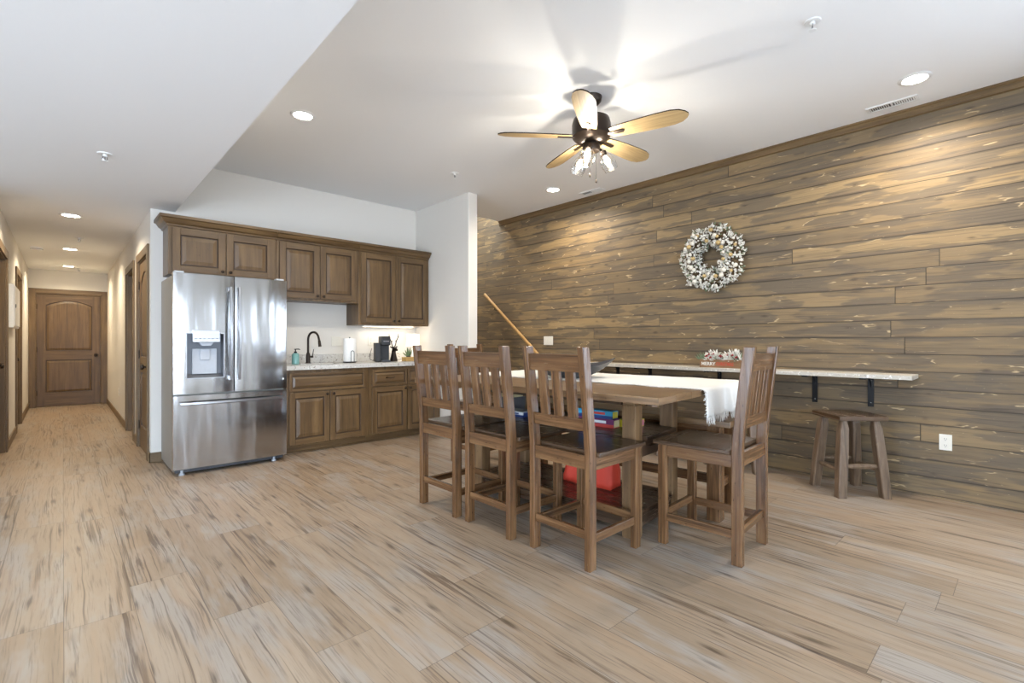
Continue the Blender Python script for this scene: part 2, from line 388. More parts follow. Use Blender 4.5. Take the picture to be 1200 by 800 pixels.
# walls
RW = (-2.75, -0.85, 0.08, 2.05)  # opening for unseen glass doors, added to light the chair edges
b = MB(); b.box(XR, XR+0.14, RW[1], 9.0, 0, 5.2); b.box(XR, XR+0.14, YF0-0.2, RW[0], 0, 3.3); b.box(XR, XR+0.14, RW[0], RW[1], RW[3], 3.3); b.box(XR, XR+0.14, RW[0], RW[1], 0, RW[2])
struct(b.build('wall_right', 'shiplap'), 'stained horizontal plank accent wall')
b = MB(); b.box(XHR, XP1, YB, YB+0.12, 0, H); b.box(XL-0.2, XHL, YB, YB+0.12, 0, HL)
struct(b.build('wall_back', 'wall'), 'white wall behind the kitchenette')
struct(MB().box(XP0, XP1, YP, YB, 0, H).build('wall_partition', 'wall', bevel=0.008), 'short white wall beside the cabinets')
b = MB(); b.box(XP1-0.13, XP1, YB+0.12, 9.0, 0, 5.2); b.box(XP1-0.13, XP1, YB, 9.0, H+0.25, 5.2)
b.box(XP1-0.13, XR, 9.0, 9.12, 0, 5.2); b.box(XP1-0.13, XR+0.14, YST-0.12, 9.12, 5.2, 5.3); b.box(XP1, XR, YST-0.12, YST, H+0.25, 5.2)
struct(b.build('wall_stairwell', 'wall'), 'white stairwell shaft walls')
# hall right wall with two door openings, 2.03 high
def wallY(x0, x1, segs, y0, y1, h, name, label, top=2.035):
    b = MB(); y = y0
    for a, c in segs:
        b.box(x0, x1, y, a, 0, h); b.box(x0, x1, a, c, top, h); y = c
    b.box(x0, x1, y, y1, 0, h)
    return struct(b.build(name, 'wall'), label)
RD1 = (5.93, 6.74); RD2 = (7.22, 8.04)
LD1 = (6.42, 7.33); LD2 = (8.80, 9.72)
wallY(XHR, XHR+0.12, [RD1, RD2], YB+0.12, YE, HL, 'wall_hall_right', 'white right wall of the hallway')
wallY(XHL-0.12, XHL, [LD1, LD2], YB+0.12, YE, HL, 'wall_hall_left', 'white left wall of the hallway')
b = MB(); b.box(XHL-0.12, -0.355, YE, YE+0.12, 0, HL); b.box(-0.355, 0.535, YE, YE+0.12, 2.02, HL); b.box(0.535, XHR+0.12, YE, YE+0.12, 0, HL)
struct(b.build('wall_hall_end', 'wall'), 'white end wall of the hallway')
b = MB(); b.box(XHR+0.13, XHR+0.16, YB+0.13, YE+0.2, 0, HL); b.box(XHL-0.16, XHL-0.13, YB+0.12, YE+0.2, 0, HL); b.box(XHL-0.2, XHR+0.2, YE+0.125, YE+0.2, 0, HL)  # unseen panels added to stop daylight leaking around the hallway doors
struct(b.build('wall_hall_light_block', 'wall'), 'unseen panels added behind the hallway doors to block daylight')
LW = (0.95, 2.55, 0.05, 1.85)  # opening for unseen glass doors, added to spread the daylight evenly
b = MB(); b.box(XL-0.14, XL, YF0-0.2, LW[0], 0, HL); b.box(XL-0.14, XL, LW[1], YB+0.12, 0, HL); b.box(XL-0.14, XL, LW[0], LW[1], LW[3], HL); b.box(XL-0.14, XL, LW[0], LW[1], 0, LW[2])
struct(b.build('wall_left', 'wall'), 'white wall out on the left')
b = MB(); w = (LW[1]-LW[0])/2
for k in range(2):
    a, c = LW[0]+k*w, LW[0]+(k+1)*w
    b.box(XL-0.10, XL-0.04, a, a+0.05, LW[2], LW[3]); b.box(XL-0.10, XL-0.04, c-0.05, c, LW[2], LW[3]); b.box(XL-0.10, XL-0.04, a+0.05, c-0.05, LW[2], LW[2]+0.08); b.box(XL-0.10, XL-0.04, a+0.05, c-0.05, LW[3]-0.07, LW[3])
fr = struct(b.build('window_5', 'white'), 'unseen white framed glass doors added on the left for daylight')
MB().box(XL-0.075, XL-0.068, LW[0]+0.05, LW[1]-0.05, LW[2]+0.08, LW[3]-0.07).build('pane', 'pane', fr)
# rear wall (behind the camera) with unseen glazed openings added for daylight
WIN = [(-3.4, -1.0, 0.05, 2.2), (-0.55, 0.7, 0.05, 2.2), (2.95, 3.2, 0.3, 2.2)]
b = MB(); x = XL
for x0, x1, z0, z1 in WIN:
    b.box(x, x0, YF0-0.14, YF0, 0, H); b.box(x0, x1, YF0-0.14, YF0, z1, H); b.box(x0, x1, YF0-0.14, YF0, 0, z0); x = x1
b.box(x, XR, YF0-0.14, YF0, 0, H)
struct(b.build('wall_front', 'wall'), 'white wall with the added glass doors')
for i, (x0, x1, z0, z1) in enumerate(WIN):
    b = MB(); n = (3, 2, 1)[i]; w = (x1-x0)/n
    for k in range(n):
        a, c = x0+k*w, x0+(k+1)*w
        b.box(a, a+0.05, YF0-0.1, YF0-0.04, z0, z1); b.box(c-0.05, c, YF0-0.1, YF0-0.04, z0, z1)
        b.box(a+0.05, c-0.05, YF0-0.1, YF0-0.04, z0, z0+0.08); b.box(a+0.05, c-0.05, YF0-0.1, YF0-0.04, z1-0.07, z1)
    fr = struct(b.build('window_%d' % (i+1), 'white'), 'unseen white framed glass doors added on the left for daylight')
    MB().box(x0+0.05, x1-0.05, YF0-0.075, YF0-0.068, z0+0.08, z1-0.07).build('pane', 'pane', fr)

b = MB(); w = (RW[1]-RW[0])/3
for k in range(3):
    a, c = RW[0]+k*w, RW[0]+(k+1)*w
    b.box(XR+0.04, XR+0.10, a, a+0.05, RW[2], RW[3]); b.box(XR+0.04, XR+0.10, c-0.05, c, RW[2], RW[3]); b.box(XR+0.04, XR+0.10, a+0.05, c-0.05, RW[2], RW[2]+0.08); b.box(XR+0.04, XR+0.10, a+0.05, c-0.05, RW[3]-0.07, RW[3])
fr = struct(b.build('window_4', 'white'), 'unseen white framed glass doors added on the left for daylight')
MB().box(XR+0.068, XR+0.075, RW[0]+0.05, RW[1]-0.05, RW[2]+0.08, RW[3]-0.07).build('pane', 'pane', fr)

# trims and baseboards
def base(name, x0, x1, y0, y1, h=0.095):
    return struct(MB().box(x0, x1, y0, y1, 0, h).build(name, 'trimwood', bevel=0.004))
base('baseboard_back', XHR-0.014, 0.72, YB-0.014, YB)
b = MB()
b.box(XHR-0.014, XHR, YB-0.014, RD1[0]-0.1, 0, 0.095); b.box(XHR-0.014, XHR, RD1[1]+0.1, RD2[0]-0.1, 0, 0.095); b.box(XHR-0.014, XHR, RD2[1]+0.1, YE, 0, 0.095)
struct(b.build('baseboard_hall_right', 'trimwood', bevel=0.003))
b = MB()
b.box(XHL, XHL+0.014, LD1[1]+0.1, LD2[0]-0.1, 0, 0.095); b.box(XHL, XHL+0.014, LD2[1]+0.1, YE-0.02, 0, 0.095)
struct(b.build('baseboard_hall_left', 'trimwood', bevel=0.003))
b = MB(); b.prism([(XR-0.03, H), (XR-0.03, H-0.012), (XR-0.018, H-0.02), (XR-0.018, H-0.062), (XR, H-0.068), (XR, H)], YF0, YST, 1, 1)
struct(b.build('trim_1', 'trimwood'), 'stained crown strip along the plank wall')

# ------------------------------------------------------------------ doors
def panel_loops(b, x0, x1, z0, z1, y, th, arch=0.0, frame=0.06, groove=0.012, raised=0.030, m_g=1, g=2, seg=16):
    """raised field with a glazed groove, front face looks to -y at y; nested loops"""
    def loop(ins, yy):
        a, c, d, e = x0+ins, x1-ins, z0+ins, z1-ins
        pts = [(a, yy, d), (c, yy, d)]
        if arch:
            for k in range(seg+1):
                t = k/seg; pts.append((c+(a-c)*t, yy, e-arch+arch*math.sin(PI*t)**0.9))
        else: pts += [(c, yy, e), (a, yy, e)]
        return pts
    ls = [loop(0, y), loop(groove*0.4, y+0.009), loop(groove, y+0.009), loop(groove+raised, y+0.001)]
    n = len(ls[0]); vs = [q for l in ls for q in l]; fs = []; ms = []
    for i in range(3):
        for k in range(n): fs.append((i*n+k, i*n+(k+1) % n, (i+1)*n+(k+1) % n, (i+1)*n+k)); ms.append(m_g if i < 2 else 0)
    fs.append(tuple(range(3*n, 4*n))); ms.append(0)
    b.add(vs, fs, g, ms)
def slab(b, x0, x1, z0, z1, y, th, holes, g=2):
    """a door slab whose rails and stiles leave the panel holes open; front at y (facing -y)"""
    xs = sorted({x0, x1, *[h[0] for h in holes], *[h[1] for h in holes]}); zs = sorted({z0, z1, *[h[2] for h in holes], *[h[3] for h in holes]})
    def hole(a, c, d, e): return any(a >= h[0]-1e-6 and c <= h[1]+1e-6 and d >= h[2]-1e-6 and e <= h[3]+1e-6 for h in holes)
    hx0, hx1 = min(h[0] for h in holes), max(h[1] for h in holes)
    b.box(x0, hx0, y, y+th, z0, z1, 2); b.box(hx1, x1, y, y+th, z0, z1, 2)
    cuts = sorted([(h[2], h[3]) for h in holes]); z = z0
    for a, c in cuts: b.box(hx0, hx1, y, y+th, z, a, 0); z = c
    b.box(hx0, hx1, y, y+th, z, z1, 0)
    for a, c in cuts: b.box(hx0, hx1, y+th*0.6, y+th, a, c, 2)
def arched_head(b, x0, x1, z, arch, y, th, seg=16):
    """fills the corners above an arched panel"""
    pts = [(x0, z)] + [(x0+(x1-x0)*k/seg, z-arch+arch*math.sin(PI*k/seg)**0.9) for k in range(seg+1)] + [(x1, z)]
    for k in range(seg):
        p, q = pts[1+k], pts[2+k]
        b.prism([(p[0], p[1]), (q[0], q[1]), (q[0], z+0.001), (p[0], z+0.001)], y, y+th, 1, 0)
def knob(b, x, y, z, r=0.027, sgn=-1):
    T = Matrix.Translation((x, y, z)) @ Matrix.Rotation(R(90), 4, 'X')
    b.lathe([(0.032, 0), (0.032, 0.006), (0.012, 0.010), (0.011, 0.032), (r, 0.042), (r*1.02, 0.052), (r*0.8, 0.064), (0.002, 0.068)], 20, 0, T)
def passage_door(name, x0, x1, label, hinge_left=True, hand=True):
    root = bpy.data.objects.new(name, None); col.objects.link(root); root['kind'] = 'structure'; root['label'] = label
    w = x1-x0; b = MB(); st = 0.115 if w > 0.6 else 0.1
    P1 = (x0+st, x1-st, 1.0, 1.90); P2 = (x0+st, x1-st, 0.25, 0.83)
    slab(b, x0, x1, 0.008, 2.01, 0, 0.04, [P1, P2])
    arched_head(b, P1[0], P1[1], P1[3], 0.09, 0, 0.024)
    b.build('slab', 'doorwood', root)
    b = MB(); panel_loops(b, P1[0], P1[1], P1[2], P1[3], 0.001, 0.02, arch=0.09); b.build('panel', ['doorwood', 'glaze'], root)
    b = MB(); panel_loops(b, P2[0], P2[1], P2[2], P2[3], 0.001, 0.02); b.build('panel', ['doorwood', 'glaze'], root)
    if hand:
        b = MB(); knob(b, (x1-0.06) if hinge_left else (x0+0.06), 0, 0.91); b.build('door_knob', 'bronze', root)
    hx = x0 if hinge_left else x1
    for z in (0.25, 1.02, 1.78):
        b = MB(); b.tube([(hx, -0.004, z-0.045), (hx, -0.004, z+0.045)], 0.007, 8); b.build('hinge', 'bronze', root)
    return root
def casing(name, c0, c1, top, jamb=0.11, cw=0.085, far=True):
    """casing and jambs for an opening c0..c1 in local x, wall face at local y=0 (room towards -y)"""
    b = MB()
    b.box(c0-cw, c0, -0.018, 0, 0, top+cw, 2); b.box(c1, c1+cw, -0.018, 0, 0, top+cw, 2)
    b.box(c0, c1, -0.018, 0, top, top+cw, 0)
    b.box(c0, c0+0.014, 0, jamb, 0, top-0.0, 2); b.box(c1-0.014, c1, 0, jamb, 0, top, 2); b.box(c0+0.014, c1-0.014, 0, jamb, top-0.014, top, 0)
    o = b.build(name, 'trimwood', bevel=0.003); o['kind'] = 'structure'; return o
# end-of-hall door: local x = world x, front to -y
o = casing('trim_2', -0.353, 0.533, 2.015); o.location = (0, YE, 0); o['label'] = 'stained casing of the door at the hall end'
d = passage_door('door_1', -0.337, 0.517, 'arched two-panel wood door at the end of the hallway'); d.location = (0, YE+0.012, 0)
# right hall wall: its room side faces -x. local x -> world -y ... rotate -90: local -y faces world -x
def place_right(o, y, dx=0): o.rotation_euler = (0, 0, -PI/2); o.location = (XHR+dx, y, 0)
def place_left(o, y, dx=0): o.rotation_euler = (0, 0, PI/2); o.location = (XHL-dx, y, 0)
o = casing('trim_3', -0.405, 0.405, 2.03); place_right(o, sum(RD1)/2); o['label'] = 'casing of the nearest hall door on the right'
d = passage_door('door_2', -0.388, 0.388, 'closed arched wood door with black hinges on the right of the hallway'); place_right(d, sum(RD1)/2, 0.008)
o = casing('trim_4', -0.41, 0.41, 2.03); place_right(o, sum(RD2)/2); o['label'] = 'casing of the second opening on the right of the hallway'
d = passage_door('door_3', -0.393, 0.393, 'recessed wood door farther down the right of the hallway', hinge_left=True); place_right(d, sum(RD2)/2, 0.075)
o = casing('trim_5', -0.455, 0.455, 2.03); place_left(o, sum(LD1)/2); o['label'] = 'casing of the nearest opening on the left of the hallway'
d = passage_door('door_4', -0.438, 0.438, 'recessed wood door nearest on the left of the hallway'); place_left(d, sum(LD1)/2, 0.07)
o = casing('trim_6', -0.46, 0.46, 2.03); place_left(o, sum(LD2)/2); o['label'] = 'casing of the farther opening on the left of the hallway'
d = passage_door('door_5', -0.443, 0.443, 'recessed wood door farther down the left of the hallway'); place_left(d, sum(LD2)/2, 0.07)

# ------------------------------------------------------------------ cabinets
GAP = 0.003
def cab_door(x0, x1, z0, z1, y, parent, kx=None, kz=None, fr=0.062):
    P = (x0+fr, x1-fr, z0+fr, z1-fr); b = MB()
    slab(b, x0, x1, z0, z1, y, 0.02, [P]); d = b.build('door', 'cab', parent, bevel=0.0025)
    b = MB(); panel_loops(b, *P, y+0.0005, 0.02, groove=0.014, raised=0.032); b.build('panel', ['cab', 'glaze'], d)
    if kx is not None: cab_knob(kx, y, kz, d)
    return d
def cab_knob(x, y, z, parent):
    b = MB(); T = Matrix.Translation((x, y, z)) @ Matrix.Rotation(R(90), 4, 'X')
    b.lathe([(0.009, 0), (0.006, 0.004), (0.006, 0.014), (0.014, 0.019), (0.015, 0.025), (0.009, 0.030), (0.001, 0.031)], 16, 0, T)
    return b.build('knob', 'bronze', parent)
def drawer_front(x0, x1, z0, z1, y, parent, pull=False):
    fr = 0.028; P = (x0+fr, x1-fr, z0+fr, z1-fr); b = MB()
    slab(b, x0, x1, z0, z1, y, 0.02, [P], 0); d = b.build('drawer', 'cab', parent, bevel=0.0025)
    b = MB(); panel_loops(b, *P, y+0.0005, 0.02, groove=0.008, raised=0.022, g=0); b.build('panel', ['cab', 'glaze'], d)
    if pull:
        xc = (x0+x1)/2; zc = (z0+z1)/2; b = MB()
        b.tube([(xc-0.05, y, zc), (xc-0.046, y-0.02, zc+0.002), (xc-0.02, y-0.028, zc-0.005), (xc+0.02, y-0.028, zc-0.005), (xc+0.046, y-0.02, zc+0.002), (xc+0.05, y, zc)], [0.007, 0.005, 0.005, 0.005, 0.005, 0.007], 8)
        b.build('pull', 'bronze', d)
    return d
def crown(b, x0, x1, y, z0, z1, left=False, right=False):
    prof = [(0, 0), (-0.012, 0.004), (-0.016, 0.018), (-0.036, 0.030), (-0.056, 0.062), (-0.072, 0.070), (-0.072, z1-z0), (0, z1-z0)]
    # front run with mitred returns
    def ring(off): return [(p[0], p[1]) for p in prof]
    n = len(prof)
    def pts(xe, sgn): return [(xe+sgn*(-p[0]), y+p[0], z0+p[1]) for p in prof]
    A = pts(x0, -1) if left else [(x0, y+p[0], z0+p[1]) for p in prof]
    B = pts(x1, 1) if right else [(x1, y+p[0], z0+p[1]) for p in prof]
    fs = [(k, (k+1) % n, n+(k+1) % n, n+k) for k in range(n)]
    b.add(A+B, fs, 0)
    for on, P, xe, sg in ((left, A, x0, -1), (right, B, x1, 1)):
        if on:
            E = [(xe+sg*(-p[0]), YB-0.003, z0+p[1]) for p in prof]
            b.add(P+E, fs+[tuple(range(n, 2*n))], 1)
        else: b.add(P, [tuple(range(n))], 0)
YU = 5.432; ZT = 2.235; ZC = 2.33
YBK = YB-0.003
def wall_cab(x0, x1, z0, label, left=False, right=False, knob_z=0.05):
    t = thing('wall_cabinet', label, 'cabinet', ((x0+x1)/2, YU, z0), group='stained wall cabinets over the kitchenette')
    sub = lambda o: setattr(o, 'matrix_parent_inverse', Matrix.Translation((-(x0+x1)/2, -YU, -z0))) or o
    b = MB(); b.box(x0, x1, YU, YBK, z0, ZT+0.02, 2)
    body = sub(b.build('body', 'cab', t, bevel=0.002))
    mid = (x0+x1)/2
    for a, c, kx in ((x0+0.03, mid-0.004, mid-0.035), (mid+0.004, x1-0.03, mid+0.035)):
        sub(cab_door(a, c, z0+0.025, ZT-0.012, YU-0.0205, t, kx, z0+0.055))
    b = MB(); crown(b, x0, x1, YU-0.001, ZT, ZC, left, right); sub(b.build('crown', 'cab', t))
    return t
wall_cab(0.713, 1.648, 1.79, 'short two-door wall cabinet above the refrigerator', left=True)
wall_cab(1.651, 2.561, 1.612, 'middle wall cabinet above the sink, between the short and the tall one')
wall_cab(2.564, 3.541, 1.362, 'tall two-door wall cabinet next to the white partition wall')

YC = 5.16
def base_cab(x0, x1, label, cols, wide=False):
    t = thing('base_cabinet', label, 'cabinet', ((x0+x1)/2, YC, 0), group='stained base cabinets under the granite counter')
    sub = lambda o: setattr(o, 'matrix_parent_inverse', Matrix.Translation((-(x0+x1)/2, -YC, 0))) or o
    b = MB(); b.box(x0, x1, YC+0.005, YC+0.025, 0.085, 0.87, 2); b.box(x0, x0+0.018, YC+0.025, YBK, 0.085, 0.868, 2); b.box(x1-0.018, x1, YC+0.025, YBK, 0.085, 0.868, 2)
    b.box(x0+0.018, x1-0.018, YBK-0.012, YBK, 0.085, 0.868, 2); b.box(x0+0.018, x1-0.018, YC+0.025, YBK-0.012, 0.085, 0.10, 0)
    sub(b.build('body', 'cab', t))
    b = MB(); b.box(x0, x1, YC+0.072, YC+0.09, 0.002, 0.085, 0); b.prism([(YC+0.072, 0.002), (YC+0.058, 0.002), (YC+0.06, 0.012), (YC+0.072, 0.018)], x0, x1, 0, 0)
    sub(b.build('toe_kick', 'cab', t))
    for a, c, side in cols:
        sub(cab_door(a, c, 0.10, 0.635, YC-0.0155, t, (c-0.03) if side == 'R' else (a+0.03), 0.605, 0.058))
        if not wide: sub(drawer_front(a, c, 0.648, 0.835, YC-0.0155, t, pull=True))
    if wide: sub(drawer_front(cols[0][0], cols[-1][1], 0.648, 0.835, YC-0.0155, t))
    return t
base_cab(1.662, 2.556, 'sink base cabinet with one wide drawer front, next to the refrigerator', [(1.69, 2.105, 'R'), (2.111, 2.515, 'L')], wide=True)
base_cab(2.559, 3.541, 'base cabinet with two drawers, at the partition end of the counter', [(2.60, 3.052, 'R'), (3.060, 3.505, 'L')])
# countertop with a cut-out for the sink
SX0, SX1, SY0, SY1 = 1.86, 2.32, 5.23, 5.56
t = thing('countertop', 'pale speckled granite countertop with low backsplash', 'countertop', (2.6, 5.44, 0.87))
inv = Matrix.Translation((-2.6, -5.44, -0.87))
b = MB(); z0, z1 = 0.87, 0.915
b.box(1.658, SX0, 5.128, YBK, z0, z1); b.box(SX1, 3.546, 5.128, YBK, z0, z1); b.box(SX0, SX1, 5.128, SY0, z0, z1); b.box(SX0, SX1, SY1, YBK, z0, z1)
b.build('slab', 'granite', t).matrix_parent_inverse = inv
MB().box(1.658, 3.546, YBK-0.02, YBK, z1, z1+0.10).build('backsplash', 'granite', t, bevel=0.002).matrix_parent_inverse = inv
t = thing('sink', 'small undermount sink let into the granite counter', 'sink', ((SX0+SX1)/2, (SY0+SY1)/2, 0.72))
b = MB(); hx, hy = (SX1-SX0)/2, (SY1-SY0)/2
b.box(-hx, hx, -hy, hy, 0, 0.006); b.box(-hx, -hx+0.004, -hy, hy, 0.006, 0.149); b.box(hx-0.004, hx, -hy, hy, 0.006, 0.149)
b.box(-hx+0.004, hx-0.004, -hy, -hy+0.004, 0.006, 0.149); b.box(-hx+0.004, hx-0.004, hy-0.004, hy, 0.006, 0.149)
b.build('basin', 'white', t)
b = MB(); b.lathe([(0.03, 0), (0.04, 0.004), (0.02, 0.005), (0.001, 0.003)], 20, 0, Matrix.Translation((0, 0, 0.006))); b.build('drain', 'steelflat', t)
# under-cabinet light
t = thing('under_cabinet_light', 'slim light bar glowing under the tall wall cabinet', 'light', (3.05, 5.60, 1.345))
MB().box(-0.35, 0.35, -0.03, 0.03, 0.004, 0.017).build('housing', 'white', t)
MB().box(-0.34, 0.34, -0.022, 0.022, 0.0, 0.004).build('lens', 'ledstrip', t)

# ------------------------------------------------------------------ refrigerator
FX0, FX1, FY, FYB = 0.690, 1.612, 4.985, 5.70
fr = thing('refrigerator', 'stainless steel french-door refrigerator with a water dispenser', 'refrigerator', ((FX0+FX1)/2, FY, 0))
finv = Matrix.Translation((-(FX0+FX1)/2, -FY, 0))
def fsub(o): o.matrix_parent_inverse = finv; return o
b = MB(); b.box(FX0+0.004, FX1-0.004, FY+0.075, FYB, 0.035, 1.74, 2)
fsub(b.build('body', 'fridgeside', fr, bevel=0.006))
b = MB(); b.box(FX0+0.02, FX1-0.02, FY+0.055, FY+0.09, 0.02, 0.055, 0); fsub(b.build('kick_grille', 'darkplastic', fr))
for x in (FX0+0.07, FX1-0.10):
    b = MB(); b.lathe([(0.022, 0), (0.022, 0.012), (0.012, 0.014), (0.012, 0.04)], 16, 0, Matrix.Translation((x, FY+0.06, 0.0))); fsub(b.build('foot', 'greyplastic', fr))
def fdoor(name, x0, x1, z0, z1, hole=None, bow=0.012, full=None):
    """door with a softly bowed front skin, optional recess hole"""
    fx0, fx1 = full or (x0, x1)
    yf = lambda x: FY - bow*(1-((x-(fx0+fx1)/2)/((fx1-fx0)/2))**2) + 0.004
    xs = [x0+(x1-x0)*k/20 for k in range(21)]; zs = [z0, z1]
    if hole:
        xs = sorted(set([x for x in xs if min(abs(x-hole[0]), abs(x-hole[1])) > 0.008]+[hole[0], hole[1]])); zs = [z0, hole[2], hole[3], z1]
    e = 0.012; b = MB()
    def X(i): return xs[i]
    vs = []; nx, nz = len(xs), len(zs)
    for z in zs:
        for x in xs: vs.append((x, yf(x), z))
    fs = []
    for j in range(nz-1):
        for i in range(nx-1):
            if hole and xs[i] >= hole[0]-1e-6 and xs[i+1] <= hole[1]+1e-6 and j == 1: continue
            fs.append((j*nx+i, j*nx+i+1, (j+1)*nx+i+1, (j+1)*nx+i))
    b.add(vs, fs, 2, 0, True)
    yb = FY+0.07
    for z, flip in ((z0, 0), (z1, 1)):
        vs = [(x, yf(x), z) for x in xs]+[(x, yb, z) for x in xs]; b.add(vs, [(i, i+1, nx+i+1, nx+i) for i in range(nx-1)], 0, 0)
    b.add([(x0, yf(x0), z0), (x0, yf(x0), z1), (x0, yb, z1), (x0, yb, z0)], [(0, 1, 2, 3)], 2)
    b.add([(x1, yf(x1), z0), (x1, yf(x1), z1), (x1, yb, z1), (x1, yb, z0)], [(0, 1, 2, 3)], 2)
    b.add([(x0, yb, z0), (x1, yb, z0), (x1, yb, z1), (x0, yb, z1)], [(0, 1, 2, 3)], 2)
    return fsub(b.build(name, 'steel', fr)), yf
xm = 1.156
HD = (0.787, 1.066, 0.845, 1.232)
dl, yfl = fdoor('door', FX0, xm-0.004, 0.708, 1.757, HD)
dr, yfr = fdoor('door', xm+0.004, FX1, 0.708, 1.757)
fz, yfz = fdoor('freezer_drawer', FX0, FX1, 0.058, 0.692)
# dispenser
b = MB(); yb = FY+0.055; y0 = FY+0.001
h0, h1, h2, h3 = HD
b.add([(h0, y0, h2), (h1, y0, h2), (h1, y0, h3), (h0, y0, h3), (h0+0.01, yb, h2+0.03), (h1-0.01, yb, h2+0.03), (h1-0.01, yb, h3), (h0+0.01, yb, h3)],
      [(0, 1, 5, 4), (1, 2, 6, 5), (2, 3, 7, 6), (3, 0, 4, 7), (4, 5, 6, 7)], 2)
disp = fsub(b.build('dispenser', 'recess', fr))
b = MB()
for bx in ((h0-0.006, h0, h2-0.006, h3+0.006), (h1, h1+0.006, h2-0.006, h3+0.006), (h0, h1, h2-0.006, h2), (h0, h1, h3, h3+0.006)):
    b.box(bx[0], bx[1], FY-0.012, FY+0.004, bx[2], bx[3])
fsub(b.build('dispenser_frame', 'greyplastic', fr))
b = MB(); b.box(0.826, 1.036, FY-0.026, FY+0.03, 1.156, 1.262); cp = fsub(b.build('control_panel', 'steelflat', fr, bevel=0.004))
for k in range(6):
    x = 0.842+k*0.032; b = MB(); b.box(x, x+0.016, FY-0.0275, FY-0.025, 1.187, 1.192); fsub(b.build('control_mark', 'darkplastic', cp)).matrix_parent_inverse = Matrix.Identity(4)
for o in kids(cp): o.matrix_parent_inverse = Matrix.Identity(4)
b = MB(); b.prism([(0.875, 1.156), (0.99, 1.156), (0.965, 1.125), (0.90, 1.125)], FY-0.012, FY+0.04, 1); fsub(b.build('spout', 'greyplastic', fr, bevel=0.003))
b = MB(); b.box(0.888, 0.968, FY+0.028, FY+0.042, 1.0, 1.10); fsub(b.build('paddle', 'greyplastic', fr, bevel=0.006))
b = MB(); b.box(h0+0.045, h1-0.045, FY+0.040, FY+0.052, h2+0.03, 1.10); fsub(b.build('back_plate', 'greyplastic', fr, bevel=0.004))
# handles
def vhandle(x, parent, yf):
    b = MB(); path = []
    for k in range(13):
        t = k/12; path.append((x, 0, 0.815+t*0.845, FY-0.040-0.022*math.sin(PI*t)))
    vs = []; n = len(path)
    for (px, _, pz, py) in path:
        w = 0.013; vs += [(px-w, py+0.006, pz), (px-w*0.6, py-0.006, pz), (px+w*0.6, py-0.006, pz), (px+w, py+0.006, pz)]
    fs = [(4*i+k, 4*i+(k+1) % 4, 4*i+4+(k+1) % 4, 4*i+4+k) for i in range(n-1) for k in range(4)]+[(0, 1, 2, 3), (4*n-4, 4*n-3, 4*n-2, 4*n-1)]
    b.add(vs, fs, 2, 0, True)
    for z in (0.835, 1.64): b.box(x-0.009, x+0.009, FY-0.042, FY-0.002, z-0.018, z+0.018)
    o = b.build('handle', 'steelflat', parent); return o
for x, d_, yf in ((1.118, dl, yfl), (1.188, dr, yfr)): vhandle(x, d_, yf)
b = MB(); vs = []; n = 17
for k in range(n):
    t = k/(n-1); px = 0.735+t*0.832; py = FY-0.042-0.024*math.sin(PI*t); pz = 0.626
    vs += [(px, py+0.006, pz-0.015), (px, py-0.007, pz-0.008), (px, py-0.007, pz+0.010), (px, py+0.006, pz+0.015)]
fs = [(4*i+k, 4*i+(k+1) % 4, 4*i+4+(k+1) % 4, 4*i+4+k) for i in range(n-1) for k in range(4)]+[(0, 1, 2, 3), (4*n-4, 4*n-3, 4*n-2, 4*n-1)]
b.add(vs, fs, 0, 0, True)
for x in (0.758, 1.545): b.box(x-0.02, x+0.02, FY-0.044, FY-0.002, 0.617, 0.635)
b.build('handle', 'steelflat', fz)
for x in (FX0+0.05, FX1-0.05):
    b = MB(); b.box(x-0.04, x+0.03, FY+0.02, FY+0.10, 1.757, 1.775, 0); fsub(b.build('hinge_cover', 'greyplastic', fr, bevel=0.005))
def disc(name, x, z, r, mat, parent, y=FY):
    b = MB(); b.lathe([(r, 0), (r, 0.002), (0.0005, 0.0025)], 20, 0, Matrix.Translation((x, y, z)) @ Matrix.Rotation(R(90), 4, 'X')); return b.build(name, mat, parent)
disc('round_badge', 1.545, 1.70, 0.014, 'greyplastic', dr, FY+0.0035)
sd = disc('round_sticker', 1.578, 0.80, 0.014, 'darkplastic', dr, FY+0.0045)
disc('sticker_center', 1.578, 0.80, 0.009, 'white', sd, FY+0.0022)

# ------------------------------------------------------------------ small outlets, switches, vents, sprinklers
def outlet(name, label, cat, loc, rz, w=0.072, h=0.116, kind='outlet', group=None):
    t = thing(name, label, cat, loc, rz, group)
    MB().box(-w/2, w/2, -0.006, 0, -h/2, h/2).build('cover_plate', 'plate', t, bevel=0.002)
    if kind == 'outlet':
        for z in (0.024, -0.024):
            b = MB(); b.lathe([(0.016, 0), (0.016, 0.0015), (0.001, 0.002)], 16, 0, Matrix.Translation((0, -0.006, z)) @ Matrix.Rotation(R(90), 4, 'X')); s = b.build('socket', 'plate', t)
            b = MB(); b.box(-0.007, -0.005, -0.0088, -0.0078, z-0.002, z+0.008); b.box(0.005, 0.007, -0.0088, -0.0078, z-0.002, z+0.008); b.box(-0.002, 0.002, -0.0088, -0.0078, z-0.010, z-0.006)
            b.build('slots', 'slot', s)
    else:
        n = max(1, round(w/0.055))
        for k in range(n):
            x = (k-(n-1)/2)*0.046; MB().box(x-0.016, x+0.016, -0.009, -0.006, -0.033, 0.033).build('rocker', 'plate', t, bevel=0.0015)
    return t
outlet('wall_outlet', 'ivory outlet low on the plank wall right of the stool', 'outlet', (XR, 0.431, 0.42), -PI/2)
outlet('wall_outlet', 'ivory outlet low on the plank wall behind the dining table', 'outlet', (XR, 3.39, 0.42), -PI/2)
outlet('wall_switch', 'three-rocker ivory switch plate on the plank wall by the handrail', 'switch', (XR, 4.41, 1.175), -PI/2, w=0.165, kind='switch')
